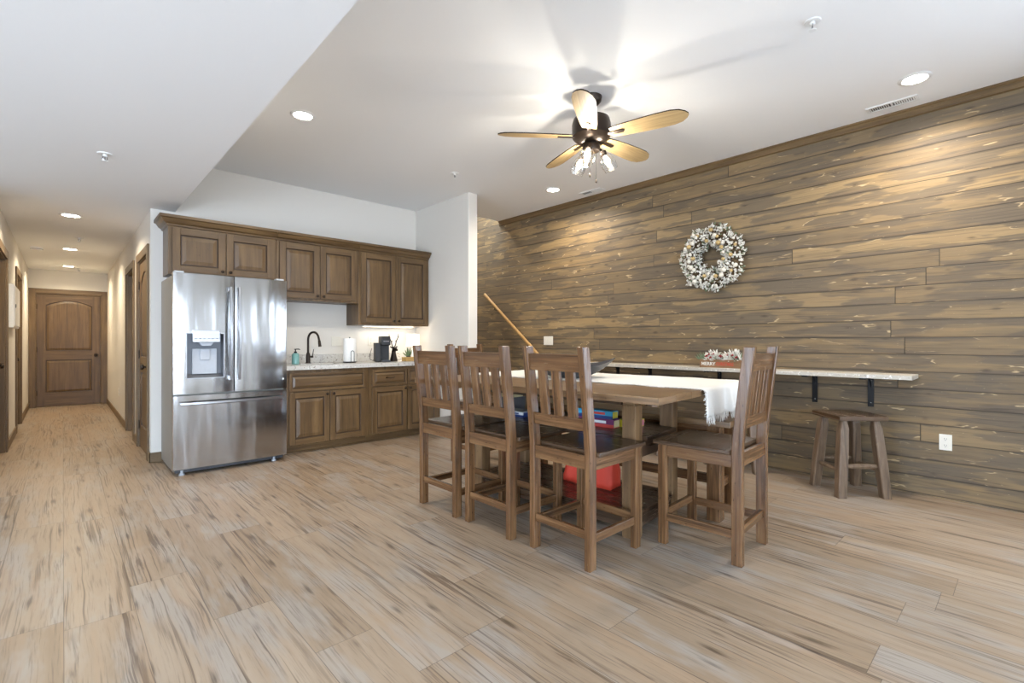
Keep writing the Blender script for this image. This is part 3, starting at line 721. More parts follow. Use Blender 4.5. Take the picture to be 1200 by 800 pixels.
outlet('wall_switch', 'ivory switch plate on the wall between faucet and paper towels', 'switch', (2.436, YB, 1.165), 0, w=0.118, kind='switch')
outlet('wall_outlet', 'ivory outlet on the wall left of the coffee maker', 'outlet', (2.885, YB, 1.17), 0)
outlet('wall_outlet', 'small outlet low on the right wall of the hallway', 'outlet', (XHR, 9.3, 0.41), -PI/2)
t = thing('wall_panel', 'white rectangular panel box on the left hallway wall', 'panel', (XHL, 8.08, 1.56), PI/2)
MB().box(-0.42, 0.42, -0.045, 0, -0.24, 0.24).build('box', 'white', t, bevel=0.004)
MB().box(-0.40, 0.40, -0.053, -0.045, -0.22, 0.22).build('door', 'white', t, bevel=0.003)
MB().box(-0.36, -0.34, -0.060, -0.053, -0.02, 0.02).build('latch', 'darkplastic', t)

def register(label, loc, rz, w=0.31, d=0.11):
    t = thing('ceiling_vent', label, 'vent', loc, rz)
    b = MB(); e = 0.02
    b.box(-w/2, w/2, -d/2, -d/2+e, -0.008, 0, 0); b.box(-w/2, w/2, d/2-e, d/2, -0.008, 0, 0); b.box(-w/2, -w/2+e, -d/2+e, d/2-e, -0.008, 0, 1); b.box(w/2-e, w/2, -d/2+e, d/2-e, -0.008, 0, 1); b.box(-0.006, 0.006, -d/2+e, d/2-e, -0.008, 0, 1)
    b.build('frame', 'white', t, bevel=0.0015)
    MB().box(-w/2+e, w/2-e, -d/2+e, d/2-e, -0.0015, -0.0002).build('duct_opening', 'slot', t)
    b = MB(); n = 20
    for k in range(n):
        x = -w/2+e+(k+0.5)*(w-2*e)/n
        if abs(x) < 0.01: continue
        a = 0.5 if x < 0 else -0.5
        T = Matrix.Translation((x, 0, -0.005)) @ Matrix.Rotation(a, 4, 'Y'); b.box(-0.0045, 0.0045, -d/2+e, d/2-e, -0.0006, 0.0006, 1, 0, T)
    b.build('louvers', 'white', t)
register('white louvered ceiling vent close to the plank wall, right of the wreath', (4.57, 0.715, H), PI/2)
register('white ceiling vent near the far end of the plank wall', (4.61, 3.56, H), PI/2)

def sprinkler(label, loc):
    t = thing('fire_sprinkler', label, 'sprinkler', loc, 0.4)
    b = MB(); b.lathe([(0.042, 0), (0.040, -0.006), (0.026, -0.009), (0.020, -0.006)][::-1], 24); b.build('escutcheon', 'white', t)
    b = MB(); b.lathe([(0.010, -0.022), (0.013, -0.02), (0.013, -0.006)], 12, 0); b.build('head', 'white', t)
    b = MB(); b.tube([(-0.011, 0, -0.02), (-0.014, 0, -0.035), (-0.004, 0, -0.048)], 0.0028, 6); b.tube([(0.011, 0, -0.02), (0.014, 0, -0.035), (0.004, 0, -0.048)], 0.0028, 6)
    b.tube([(0, 0, -0.022), (0, 0, -0.046)], 0.003, 6); b.build('frame', 'steelflat', t)
    b = MB(); b.lathe([(0.018, -0.053), (0.019, -0.050), (0.004, -0.047)], 16); b.build('deflector', 'white', t)
sprinkler('fire sprinkler on the high ceiling toward the right, before the recessed light', (3.064, 0.832, H))
sprinkler('small fire sprinkler on the high ceiling between fan and cabinets', (3.051, 4.172, H))
sprinkler('fire sprinkler on the low ceiling before the hallway', (0.21, 4.29, HL))
sprinkler('fire sprinkler on the hallway ceiling between the two nearer lights', (0.15, 8.0, HL))
sprinkler('fire sprinkler on the hallway ceiling just before the end door', (0.208, 11.4, HL))
t = thing('smoke_detector', 'round white smoke detector on the hallway ceiling', 'smoke detector', (-0.26, 9.2, HL))
b = MB(); b.lathe([(0.03, -0.04), (0.055, -0.036), (0.062, -0.02), (0.068, -0.008), (0.068, 0)], 28); b.build('body', 'white', t)
b = MB(); b.lathe([(0.057, -0.026), (0.063, -0.024), (0.063, -0.02), (0.057, -0.018)], 28, 0, None, True, False); b.build('grille', 'slot', t)

# recessed lights
def can(label, x, y, z, power, size=0.13, warm=(1.0, 0.90, 0.76)):
    t = thing('recessed_light', label, 'ceiling light', (x, y, z), 0, 'round recessed ceiling lights')
    b = MB(); b.lathe([(0.066, -0.004), (0.072, -0.009), (0.088, -0.006), (0.094, 0)], 36, 0, None, True, False); b.build('trim_ring', 'white', t)
    b = MB(); b.lathe([(0.001, -0.0055), (0.066, -0.005), (0.067, -0.001)], 36, 0, None, True, False); b.build('lens', 'led', t)
    L = bpy.data.lights.new('recessed_lamp', 'AREA'); L.shape = 'DISK'; L.size = size; L.energy = power; L.color = warm; L.spread = R(150)
    o = bpy.data.objects.new('recessed_lamp', L); o.location = (x, y, z-0.012); col.objects.link(o)
can('recessed light on the high ceiling above the refrigerator area', 1.389, 3.919, H, 17)
can('recessed light at the top right beside the larger ceiling vent', 4.241, 0.539, H, 17)
can('recessed light on the high ceiling between the fan and the far vent', 4.222, 3.831, H, 17)
can('nearest recessed light on the hallway ceiling', 0.06, 6.611, HL, 13, warm=(1, 0.84, 0.6))
can('middle recessed light on the hallway ceiling', 0.073, 9.026, HL, 13, warm=(1, 0.84, 0.6))
can('farthest recessed light on the hallway ceiling, before the end door', 0.07, 11.1, HL, 13, warm=(1, 0.84, 0.6))

# ------------------------------------------------------------------ ceiling fan
FC = (2.835, 2.195)
fan = thing('ceiling_fan', 'bronze five-blade ceiling fan with three clear glass lamps', 'ceiling fan', (*FC, H))
MB().lathe([(0.02, -0.062), (0.05, -0.055), (0.072, -0.03), (0.078, 0)], 36).build('canopy', 'bronze', fan)
MB().lathe([(0.013, -0.16), (0.013, -0.05)], 16).build('downrod', 'bronze', fan)
MB().lathe([(0.05, -0.345), (0.09, -0.335), (0.115, -0.315), (0.138, -0.290), (0.141, -0.20), (0.132, -0.165), (0.06, -0.145), (0.016, -0.14)], 44).build('motor_housing', 'bronze', fan)
MB().lathe([(0.03, -0.405), (0.058, -0.395), (0.066, -0.37), (0.06, -0.345)], 32).build('switch_housing', 'bronze', fan)
BA = [-75, -3, 69, 141, 213]
prof = [(0.15, 0.052), (0.22, 0.062), (0.35, 0.072), (0.48, 0.078), (0.58, 0.076), (0.635, 0.062), (0.67, 0.034), (0.685, 0.008)]
for a in BA:
    T = Matrix.Rotation(R(a), 4, 'Z') @ Matrix.Translation((0, 0, -0.288)) @ Matrix.Rotation(R(-13), 4, 'X')
    pts = [(x, -w) for x, w in prof]+[(x, w) for x, w in prof[::-1]]
    n = len(pts); vs = [(x, y, -0.004) for x, y in pts]+[(x, y, 0.004) for x, y in pts]
    fs = [tuple(range(n))[::-1], tuple(range(n, 2*n))]+[(i, (i+1) % n, n+(i+1) % n, n+i) for i in range(n)]
    b = MB(); b.add(vs, fs, 0, [0, 0]+[1]*n, False, T); bl = b.build('blade', ['bladetop', 'bronze'], fan)
    b = MB(); b.prism([(0.06, -0.018), (0.15, -0.014), (0.24, -0.016), (0.25, 0), (0.24, 0.016), (0.15, 0.014), (0.06, 0.018)], -0.012, -0.004, 2, 0, 0, T)
    b.build('blade_iron', 'bronze', bl)
cam_right = -42.93
for k in range(3):
    a = R(cam_right+8+120*k); tilt = R(28)
    dx, dy = math.cos(a), math.sin(a)
    b = MB(); b.tube([(0.03*dx, 0.03*dy, -0.375), (0.07*dx, 0.07*dy, -0.378), (0.085*dx, 0.085*dy, -0.395)], 0.010, 10)
    T = Matrix.Translation((0.085*dx, 0.085*dy, -0.392)) @ Matrix.Rotation(a, 4, 'Z') @ Matrix.Rotation(-tilt, 4, 'Y')
    b.lathe([(0.020, -0.035), (0.024, -0.03), (0.024, 0.0), (0.012, 0.006)], 20, 0, T); b.build('lamp_arm', 'bronze', fan)
    b = MB(); b.lathe([(0.026, -0.022), (0.040, -0.040), (0.052, -0.075), (0.055, -0.105), (0.050, -0.135), (0.048, -0.150)], 28, 0, T, True, False)
    b.build('glass_shade', 'glass', fan)
    b = MB(); b.lathe([(0.001, -0.104), (0.012, -0.100), (0.021, -0.086), (0.022, -0.072), (0.014, -0.05), (0.012, -0.034)], 16, 0, T, True, False)
    b.build('bulb', 'bulbglow', fan)
    b = MB(); b.tube([(0, 0, -0.05), (0.004, 0.003, -0.065), (-0.004, -0.003, -0.078), (0, 0, -0.09)], 0.0032, 6, 0, True, T); b.build('filament', 'bulb', fan)
    L = bpy.data.lights.new('fan_bulb_light', 'POINT'); L.energy = 10.0; L.color = (1.0, 0.93, 0.82); L.shadow_soft_size = 0.016
    o = bpy.data.objects.new('fan_bulb_light', L); p = Matrix.Translation((*FC, H)) @ T @ Vector((0, 0, -0.074)); o.location = p; col.objects.link(o)
for (dx, dy, zz) in ((-0.03, -0.01, -0.565), (0.02, -0.03, -0.60)):
    b = MB(); b.tube([(dx, dy, -0.40), (dx, dy, zz)], 0.0014, 6); b.lathe([(0.001, zz-0.03), (0.006, zz-0.026), (0.006, zz-0.006), (0.002, zz)], 10, 0, Matrix.Translation((dx, dy, 0)))
    b.build('pull_chain', 'bronze', fan)

# ------------------------------------------------------------------ counter-height chair
def make_chair(label, loc, rz, group):
    t = thing('bar_chair', label, 'chair', loc, rz, group)
    off = lambda z: -0.060*max(0, (z-0.60)/0.537)**1.15
    def post(y0, y1):
        zs = [0, 0.3, 0.60, 0.70, 0.80, 0.92, 1.04, 1.137]
        pts = [(off(z)+0.055, z) for z in zs]+[(off(z), z) for z in zs[::-1]]
        b = MB(); b.prism(pts, y0, y1, 1, 2); return b.build('back_post', 'chair', t, bevel=0.004)
    post(-0.215, -0.177); post(0.177, 0.215)
    for s in (-1, 1):
        y0, y1 = sorted((s*0.176, s*0.214)); MB().box(0.415, 0.465, y0, y1, 0, 0.572, 2).build('leg', 'chair', t, bevel=0.004)
    b = MB(); b.box(0.056, 0.488, -0.235, 0.235, 0.573, 0.597, 1); b.build('seat', 'seat', t, bevel=0.007, seg=3)
    b = MB(); b.box(0.008, 0.034, -0.1765, 0.1765, 0.512, 0.583, 1); b.box(0.428, 0.452, -0.1755, 0.1755, 0.505, 0.5725, 1)
    b.box(0.0555, 0.4145, -0.207, -0.183, 0.505, 0.5725, 0); b.box(0.0555, 0.4145, 0.183, 0.207, 0.505, 0.5725, 0)
    b.build('apron', 'chair', t, bevel=0.002)
    def rail(z0, z1, th, name, x=0.014, mat='chair'):
        b = MB(); b.prism([(off(z0)+x, z0), (off(z0)+x+th, z0), (off(z1)+x+th, z1), (off(z1)+x, z1)], -0.1765, 0.1765, 1, 1); return b.build(name, mat, t, bevel=0.003)
    rail(1.012, 1.098, 0.03, 'top_rail'); r2 = rail(1.006, 1.034, 0.038, 'rail_bead', 0.010); rail(0.705, 0.768, 0.032, 'lower_rail')
    for k in (-1, 0, 1):
        y = k*0.098; b = MB(); z0, z1 = 0.766, 1.008
        b.prism([(off(z0)+0.017, z0), (off(z0)+0.039, z0), (off(z1)+0.039, z1), (off(z1)+0.017, z1)], y-0.029, y+0.029, 1, 2); b.build('slat', 'chair', t, bevel=0.003)
    for x0, x1, y0, y1, z in ((0.012, 0.037, -0.1765, 0.1765, 0.155), (0.428, 0.453, -0.1755, 0.1755, 0.150), (0.0555, 0.4145, -0.207, -0.183, 0.135), (0.0555, 0.4145, 0.183, 0.207, 0.135)):
        MB().box(x0, x1, y0, y1, z, z+0.044).build('stretcher', 'chair', t, bevel=0.003)
    return t
G = 'rustic slat-back counter-height chairs around the table'
c0 = make_chair('leftmost slat-back wooden bar chair, nearest the kitchenette', (1.888, 2.795, 0), R(0.8), G)
dup(c0, (1.908, 2.285, 0), R(0.3), 'middle one of the three slat-back bar chairs in a row, back to the camera', G)
dup(c0, (1.936, 1.722, 0), R(0), 'right one of the three bar chairs in a row, in front of the red bag', G)
dup(c0, (2.765, 1.022, 0), R(93.2), 'slat-back bar chair alone at the near end of the table', G)
dup(c0, (2.985, 3.87, 0), R(-86), 'slat-back bar chair at the far end of the table, facing the camera', G)

# ------------------------------------------------------------------ table
TR = R(5)
TZ = 0.893; TT = 0.036
tb = thing('dining_table', 'counter-height rustic wooden dining table with two shelves beneath', 'table', (2.683, 2.342, 0), TR)
b = MB(); nb = 7; w = 1.40/nb
for k in range(nb): b.box(-0.70+k*w+0.0006, -0.70+(k+1)*w-0.0006, -1.075, 0.84, TZ-TT, TZ, 1)
b.build('tabletop', 'table', tb, bevel=0.002)
LX = ((-0.303, -0.215), (0.203, 0.291)); LY = ((-0.745, -0.657), (0.53, 0.618))
for x0, x1 in LX:
    for y0, y1 in LY: MB().box(x0, x1, y0, y1, 0, TZ-TT-0.07, 2).build('leg', 'table', tb, bevel=0.004)
for y0, y1 in LY: MB().box(-0.303, 0.50, y0+0.005, y1-0.005, TZ-TT-0.07, TZ-TT, 0).build('top_beam', 'table', tb, bevel=0.003)
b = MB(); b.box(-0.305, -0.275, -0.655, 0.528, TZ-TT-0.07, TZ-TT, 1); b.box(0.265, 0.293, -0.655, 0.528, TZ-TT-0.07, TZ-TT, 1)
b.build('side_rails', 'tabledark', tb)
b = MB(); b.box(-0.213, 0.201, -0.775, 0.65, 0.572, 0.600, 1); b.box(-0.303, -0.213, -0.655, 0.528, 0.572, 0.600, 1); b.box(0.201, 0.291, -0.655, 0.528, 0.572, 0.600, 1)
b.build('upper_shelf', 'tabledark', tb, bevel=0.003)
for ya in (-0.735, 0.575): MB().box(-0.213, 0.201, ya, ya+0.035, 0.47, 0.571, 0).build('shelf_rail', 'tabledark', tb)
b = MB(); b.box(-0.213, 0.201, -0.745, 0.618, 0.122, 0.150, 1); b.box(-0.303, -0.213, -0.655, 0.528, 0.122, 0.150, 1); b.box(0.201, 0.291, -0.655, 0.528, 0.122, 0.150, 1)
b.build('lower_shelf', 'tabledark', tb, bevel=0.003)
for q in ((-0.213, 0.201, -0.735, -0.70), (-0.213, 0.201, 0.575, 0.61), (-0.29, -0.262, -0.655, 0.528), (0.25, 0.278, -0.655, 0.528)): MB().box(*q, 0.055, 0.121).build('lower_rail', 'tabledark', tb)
TM = Matrix.Translation((2.683, 2.342, 0)) @ Matrix.Rotation(TR, 4, 'Z')
def onT(x, y, z): return tuple(TM @ Vector((x, y, z)))
# runner
rn = thing('table_runner', 'white woven table runner with frayed fringe over the table end', 'table runner', onT(0, 0, 0), TR)
rr = random.Random(3)
RX0, RX1 = -0.16, 0.62
def drape(x, s):
    """s = distance along the runner; beyond the edge it hangs"""
    e = 1.083 if s < 0 else 0.848
    wob = 0.010*math.sin(x*34)+0.008*math.sin(x*61+1)
    if abs(s) <= e: return (x, s, TZ+0.0035+0.0012*math.sin(s*23+x*9)+0.001*math.sin(x*50+s*7))
    d = abs(s)-e; sg = 1 if s > 0 else -1
    fold = min(1, d/0.12)
    return (x+0.012*math.sin(d*14+x*20)*fold, sg*(e+0.006+min(d, 0.012)*0.5+(wob*1.1+0.012)*fold), TZ+0.002-max(0, d-0.004))
def cloth():
    S = []; n = 60
    e = 1.083; e2 = 0.848
    ss = [-e-0.16+0.16*k/10 for k in range(10)]+[-e+0.004+(e+e2-0.008)*k/n for k in range(n+1)]+[e2+0.16*k/10 for k in range(1, 11)]
    nx = 34; vs = []; fs = []
    for i, q in enumerate(ss):
        for j in range(nx+1):
            x = RX0+(RX1-RX0)*j/nx
            if j in (0, nx): x += rr.uniform(-0.006, 0.006)
            q2 = q
            if i == 0 or i == len(ss)-1: q2 = q*(1+rr.uniform(-0.006, 0.004))
            vs.append(drape(x, q2))
    m = nx+1
    for i in range(len(ss)-1):
        for j in range(nx): fs.append((i*m+j, i*m+j+1, (i+1)*m+j+1, (i+1)*m+j))
    b = MB(); b.add(vs, fs, 1, 0, True); o = b.build('cloth', 'cloth', rn, sharp=False)
    md = o.modifiers.new('thick', 'SOLIDIFY'); md.thickness = 0.003; md.offset = 1
    return o
cloth()
b = MB()
for k in range(150):
    x = RX0+(RX1-RX0)*(k+rr.random())/150
    p = Vector(drape(x, -1.083-0.155)); dz = rr.uniform(0.03, 0.055); dx = rr.uniform(-0.014, 0.014); dy = rr.uniform(-0.012, 0.006)
    b.tube([p, p+Vector((dx*0.4, dy*0.5, -dz*0.5)), p+Vector((dx, dy, -dz))], [0.0028, 0.0022, 0.0009], 4)
o = b.build('fringe', 'cloth', rn); o['kind'] = 'stuff'
b = MB()
for sx, x0 in ((-1, RX0), (1, RX1)):
    for k in range(420):
        y = -1.083-0.155+(1.93+0.155)*(k+rr.random())/420; p = Vector(drape(x0+rr.uniform(-0.004, 0.004), y))
        q = p+Vector((sx*rr.uniform(0.010, 0.024), rr.uniform(-0.01, 0.01), rr.uniform(-0.001, 0.002) if y > -1.08 else rr.uniform(-0.012, 0.004)))
        b.tube([p, q], [0.0022, 0.001], 3, 0, False)
o = b.build('side_fringe', 'cloth', rn); o['kind'] = 'stuff'
# bowl
bw = thing('square_bowl', 'dark grey square bowl with flared corners on the white runner', 'bowl', (2.745, 2.33, TZ+0.0085), R(2))
def bowl():
    n = 24; S = 0.235; vs = []; fs = []
    for layer in (0, 1):
        for i in range(n+1):
            for j in range(n+1):
                u, v = 2*i/n-1, 2*j/n-1
                r = max(abs(u), abs(v)); q = (abs(u)**4+abs(v)**4)**0.25
                cr = (u*v)**2
                z = 0.092*max(0, (r-0.35)/0.65)**1.35 + 0.045*cr*r
                x, y = S*u*(1+0.03*cr), S*v*(1+0.03*cr)
                if layer: vs.append((x*0.985, y*0.985, z+0.006))
                else: vs.append((x, y, z))
    m = n+1; K = m*m
    for i in range(n):
        for j in range(n):
            a = i*m+j; fs.append((a, a+m, a+m+1, a+1)); fs.append((K+a, K+a+1, K+a+m+1, K+a+m))
    edge = [j for j in range(n)]+[i*m+n for i in range(n)]+[n*m+n-j for j in range(n)]+[(n-i)*m for i in range(n)]
    for k in range(len(edge)):
        a, c = edge[k], edge[(k+1) % len(edge)]; fs.append((a, c, K+c, K+a))
    b = MB(); b.add(vs, fs, 0, 0, True); return b
bowl().build('bowl', 'charcoal', bw)
b = MB(); b.lathe([(0.075, -0.004), (0.08, 0), (0.07, 0.002)], 28); b.build('foot_ring', 'charcoal', bw)

# games and cartons on the upper shelf
def game(label, x, y, w, l, h, z, mats, rz=0.0, name='game_box'):
    t = thing(name, label, 'box', onT(x, y, z), TR+rz, 'boxes on the upper table shelf')
    MB().box(-w/2, w/2, -l/2, l/2, 0, h*0.45, 1).build('tray', mats[0], t, bevel=0.001)
    MB().box(-w/2-0.0015, w/2+0.0015, -l/2-0.0015, l/2+0.0015, h*0.40, h, 1).build('lid', mats[1], t, bevel=0.001)
    if len(mats) > 2:
        MB().box(-w/2-0.0025, -w/2-0.0012, -l*0.3, l*0.2, h*0.5, h*0.8).build('side_print', mats[2], t)
        MB().box(-w/2+0.006, w/2-0.006, -l/2-0.0025, -l/2-0.0012, h*0.1, h*0.9).build('end_print', mats[3], t)
    return t
game('purple and red game box under the blue one, on the table shelf', -0.085, -0.36, 0.075, 0.27, 0.056, 0.600, ['rd', 'pur', 'white', 'cream'])
game('blue and cyan game box on top of the purple one', -0.085, -0.355, 0.073, 0.26, 0.052, 0.657, ['navy', 'cy', 'rd', 'yel'])
game('yellow game box on the shelf right behind the front table leg', 0.045, -0.53, 0.14, 0.12, 0.048, 0.600, ['yel', 'yel', 'rd', 'pink'])
game('flat blue and white box at the middle of the table shelf', -0.10, 0.34, 0.13, 0.20, 0.040, 0.600, ['navy', 'white', 'navy', 'navy'])
game('plain grey carton on the table shelf behind the blue and white box', 0.05, 0.55, 0.16, 0.16, 0.115, 0.600, ['grey', 'grey'])
game('small cream carton lying on the grey carton', 0.05, 0.55, 0.14, 0.13, 0.028, 0.7155, ['cream', 'cream'])

# red bag on the lower shelf
bg = thing('tote_bag', 'bright red fabric bag on the lowest table shelf', 'bag', onT(0.085, -0.20, 0.1505), TR)
def bag():
    vs = []; fs = []; nz = 8; ring = []
    hx, hy = 0.075, 0.19
    base = []
    for k in range(10): base.append((-hx, -hy+2*hy*k/10))
    for k in range(4): base.append((-hx+2*hx*k/4, hy))
    for k in range(10): base.append((hx, hy-2*hy*k/10))
    for k in range(4): base.append((hx-2*hx*k/4, -hy))
    n = len(base)
    for j in range(nz+1):
        t = j/nz; z = 0.29*t
        for k, (x, y) in enumerate(base):
            fx = 1-0.35*t+0.06*math.sin(k*1.9+j*0.8); fy = 1-0.05*t
            vs.append((x*fx+0.006*math.sin(k*2.3+j), y*fy+0.004*math.sin(k*1.3+j*1.7), z+0.01*t*math.sin(k*0.9)))
    for j in range(nz):
        for k in range(n): fs.append((j*n+k, j*n+(k+1) % n, (j+1)*n+(k+1) % n, (j+1)*n+k))
    fs.append(tuple(range(n))[::-1])
    b = MB(); b.add(vs, fs, 2, 0, True); return b
o = bag().build('body', 'red', bg, sharp=False); md = o.modifiers.new('thick', 'SOLIDIFY'); md.thickness = 0.002; md.offset = -1
for sx in (-1, 1):
    b = MB(); pts = []
    for k in range(11):
        a = PI*k/10; pts.append((sx*0.045, -0.06*math.cos(a), 0.285+0.055*math.sin(a)))
    b.tube(pts, 0.006, 6); b.build('handle', 'red', bg)

# ------------------------------------------------------------------ bench behind the table
bn = thing('bench', 'long counter-height wooden bench on the far side of the table', 'bench', (3.172, 2.235, 0), TR)
b = MB()
for k in range(2): b.box(-0.175+k*0.176, -0.001+k*0.176, -0.93, 0.93, 0.615, 0.655, 1)
b.build('seat', 'table', bn, bevel=0.004)
for sx in (-1, 1):
    for sy in (-1, 1):
        x0, x1 = sorted((sx*0.165, sx*0.080)); y0, y1 = sorted((sy*0.865, sy*0.78))
        MB().box(x0, x1, y0, y1, 0, 0.614, 2).build('leg', 'chair', bn, bevel=0.004)
b = MB(); b.box(-0.15, -0.125, -0.779, 0.779, 0.545, 0.6145, 1); b.box(0.125, 0.15, -0.779, 0.779, 0.545, 0.6145, 1); b.build('apron', 'chair', bn)
b = MB(); b.box(-0.02, 0.02, -0.80, 0.80, 0.20, 0.26, 1); b.box(-0.079, 0.079, -0.84, -0.80, 0.20, 0.26, 0); b.box(-0.079, 0.079, 0.80, 0.84, 0.20, 0.26, 0); b.build('stretcher', 'chair', bn)

# ------------------------------------------------------------------ stools
def make_stool(label, loc, rz, group):
    t = thing('hewn_stool', label, 'stool', loc, rz, group)
    n = 14; S = 0.183; vs = []; fs = []
    for layer in (0, 1):
        for i in range(n+1):
            for j in range(n+1):
                u, v = 2*i/n-1, 2*j/n-1
                x = S*u*(1-0.035*v*v*abs(u)); y = S*v*(1-0.035*u*u*abs(v))
                z = 0.573 if layer == 0 else 0.612-0.010*(1-u*u)*(1-v*v)-0.0035*(abs(u)**8+abs(v)**8)
                vs.append((x, y, z))
    m = n+1; K = m*m
    for i in range(n):
        for j in range(n):
            a = i*m+j; fs.append((a, a+1, a+m+1, a+m)); fs.append((K+a, K+a+m, K+a+m+1, K+a+1))
    edge = [j for j in range(n)]+[i*m+n for i in range(n)]+[n*m+n-j for j in range(n)]+[(n-i)*m for i in range(n)]
    for k in range(len(edge)):
        a, c = edge[k], edge[(k+1) % len(edge)]; fs.append((a, K+a, K+c, c))
    b = MB(); b.add(vs, fs, 0, 0, True); b.build('seat', 'seat', t, bevel=0.003)
    feet = []
    for sx, sy in ((-1, -1), (1, -1), (1, 1), (-1, 1)):
        top = Vector((sx*0.118, sy*0.118, 0.575)); bot = Vector((sx*0.163, sy*0.163, 0.0)); d = bot-top
        vs = []; fs = []
        ts = [(0, 0.020), (0.11, 0.032), (0.6, 0.034), (1.0, 0.031)]
        for tt, r in ts:
            c = top+d*tt
            ch = 0.55 if tt < 0.05 else 0.80
            for (ax_, ay_) in ((1, -ch), (1, ch), (ch, 1), (-ch, 1), (-1, ch), (-1, -ch), (-ch, -1), (ch, -1)):
                vs.append((c.x+r*ax_*sx*sy*1.0, c.y+r*ay_, c.z))
        for i in range(3):
            for k in range(8): fs.append((i*8+k, i*8+(k+1) % 8, i*8+8+(k+1) % 8, i*8+8+k))
        fs += [tuple(range(8)), tuple(range(24, 32))]
        b = MB(); b.add(vs, fs, 2, 0); b.build('leg', 'stool', t, bevel=0.002)
        feet.append((top, d))
    for k in range(4):
        (t0, d0), (t1, d1) = feet[k], feet[(k+1) % 4]; f_ = 0.60 if k % 2 else 0.66
        a = t0+d0*f_; c = t1+d1*f_; v = c-a; u_ = v.normalized(); a = a+u_*0.02; v = (c-u_*0.02)-a
        b = MB(); b.tube([a, a+v*0.12, a+v*0.3, a+v*0.5, a+v*0.7, a+v*0.88, a+v], [0.009, 0.016, 0.020, 0.021, 0.020, 0.016, 0.009], 7, 0, False); b.build('stretcher', 'stool', t)
    return t
GS = 'rough-hewn square stools under the wall bar'
s0 = make_stool('low rough-hewn wooden stool standing clear at the right end of the wall bar', (4.475, 0.968, 0), R(45), GS)
dup(s0, (4.475, 1.87, 0), R(42), 'hewn stool under the wall bar, mostly hidden behind the bar chair at the table end', GS)
dup(s0, (4.46, 2.82, 0), R(44), 'hewn stool under the wall bar, seen between the legs of the dining table', GS)

# ------------------------------------------------------------------ wall bar (long shelf) and brackets
sh = thing('wall_bar', 'long pale wall-mounted bar shelf on black brackets', 'shelf', (XR, 2.1, 0.9))
sinv = Matrix.Translation((-XR, -2.1, -0.9))
MB().box(4.482, XR-0.001, 0.585, 3.62, 0.883, 0.915, 1).build('board', 'shelfstone', sh, bevel=0.002).matrix_parent_inverse = sinv
for y in (0.88, 1.275, 2.105, 2.875, 3.30):
    b = MB(); b.box(XR-0.008, XR-0.001, y-0.02, y+0.02, 0.64, 0.882, 2); b.box(4.50, XR-0.008, y-0.02, y+0.02, 0.874, 0.882, 0); b.box(4.478, 4.50, y-0.02, y+0.02, 0.872, 0.882, 0)
    b.prism([(XR-0.008, 0.874), (XR-0.06, 0.874), (XR-0.008, 0.80)], y-0.003, y+0.003, 1)
    k = b.build('bracket', 'black', sh); k.matrix_parent_inverse = sinv
    b = MB()
    for z in (0.67, 0.85): b.lathe([(0.005, 0), (0.005, 0.001), (0.0005, 0.002)], 10, 0, Matrix.Translation((XR-0.008, y, z)) @ Matrix.Rotation(R(-90), 4, 'Y'))
    b.build('screws', 'steelflat', k)

# crate planter
pl = thing('crate_planter', 'little wooden MERRY CHRISTMAS crate of frosted greenery on the wall bar', 'planter', (4.575, 2.00, 0.9155), 0)
b = MB()
b.box(-0.055, -0.047, -0.19, 0.19, 0, 0.078, 1); b.box(0.047, 0.055, -0.19, 0.19, 0, 0.078, 1); b.box(-0.047, 0.047, -0.19, -0.182, 0, 0.078, 0); b.box(-0.047, 0.047, 0.182, 0.19, 0, 0.078, 0); b.box(-0.047, 0.047, -0.182, 0.182, 0.002, 0.062, 1)
b.build('crate', 'cratewood', pl, bevel=0.001)
def text(body, loc, size, mat, parent, rot, name='lettering', sx=1.0):
    cu = bpy.data.curves.new(name, 'FONT'); cu.body = body; cu.size = size; cu.extrude = 0.0006; cu.align_x = 'LEFT'; cu.offset = 0.0010
    o = bpy.data.objects.new(name, cu); col.objects.link(o); o.location = loc; o.rotation_euler = rot; o.scale = (sx, 1, 1); cu.materials.append(M[mat])
    bpy.context.view_layer.update(); me = bpy.data.meshes.new_from_object(o.evaluated_get(bpy.context.evaluated_depsgraph_get()))
    o2 = bpy.data.objects.new(name, me); col.objects.link(o2); o2.location = loc; o2.rotation_euler = rot; o2.scale = (sx, 1, 1); o2.parent = parent
    if not me.materials: me.materials.append(M[mat])
    bpy.data.objects.remove(o); return o2
text('MERRY', (-0.0562, 0.172, 0.022), 0.044, 'whitepaint', pl, (R(90), 0, R(-90)))
text('CHRISTMAS', (-0.0562, 0.028, 0.022), 0.044, 'redpaint', pl, (R(90), 0, R(-90)), sx=0.70)
def leaf(b, base, dirv, L, w, m, rnd, bend=0.3):
    d = Vector(dirv).normalized(); s = d.cross(Vector((rnd.uniform(-1, 1), rnd.uniform(-1, 1), rnd.uniform(-1, 1)))).normalized(); u = s.cross(d)
    B = Vector(base); pts = [B, B+d*L*0.4+s*w*0.5+u*L*0.04, B+d*L*0.4-s*w*0.5+u*L*0.04, B+d*L+u*(-bend*L*0.3)]
    mid = B+d*L*0.45-u*L*0.05
    th = u*0.0015
    vs = [pts[0], pts[1], pts[3], pts[2], mid+th*1.5, mid-th*1.5]
    b.add(vs, [(0, 1, 4), (1, 2, 4), (2, 3, 4), (3, 0, 4), (1, 0, 5), (2, 1, 5), (3, 2, 5), (0, 3, 5)], 2, m)
rp = random.Random(5)
b = MB()
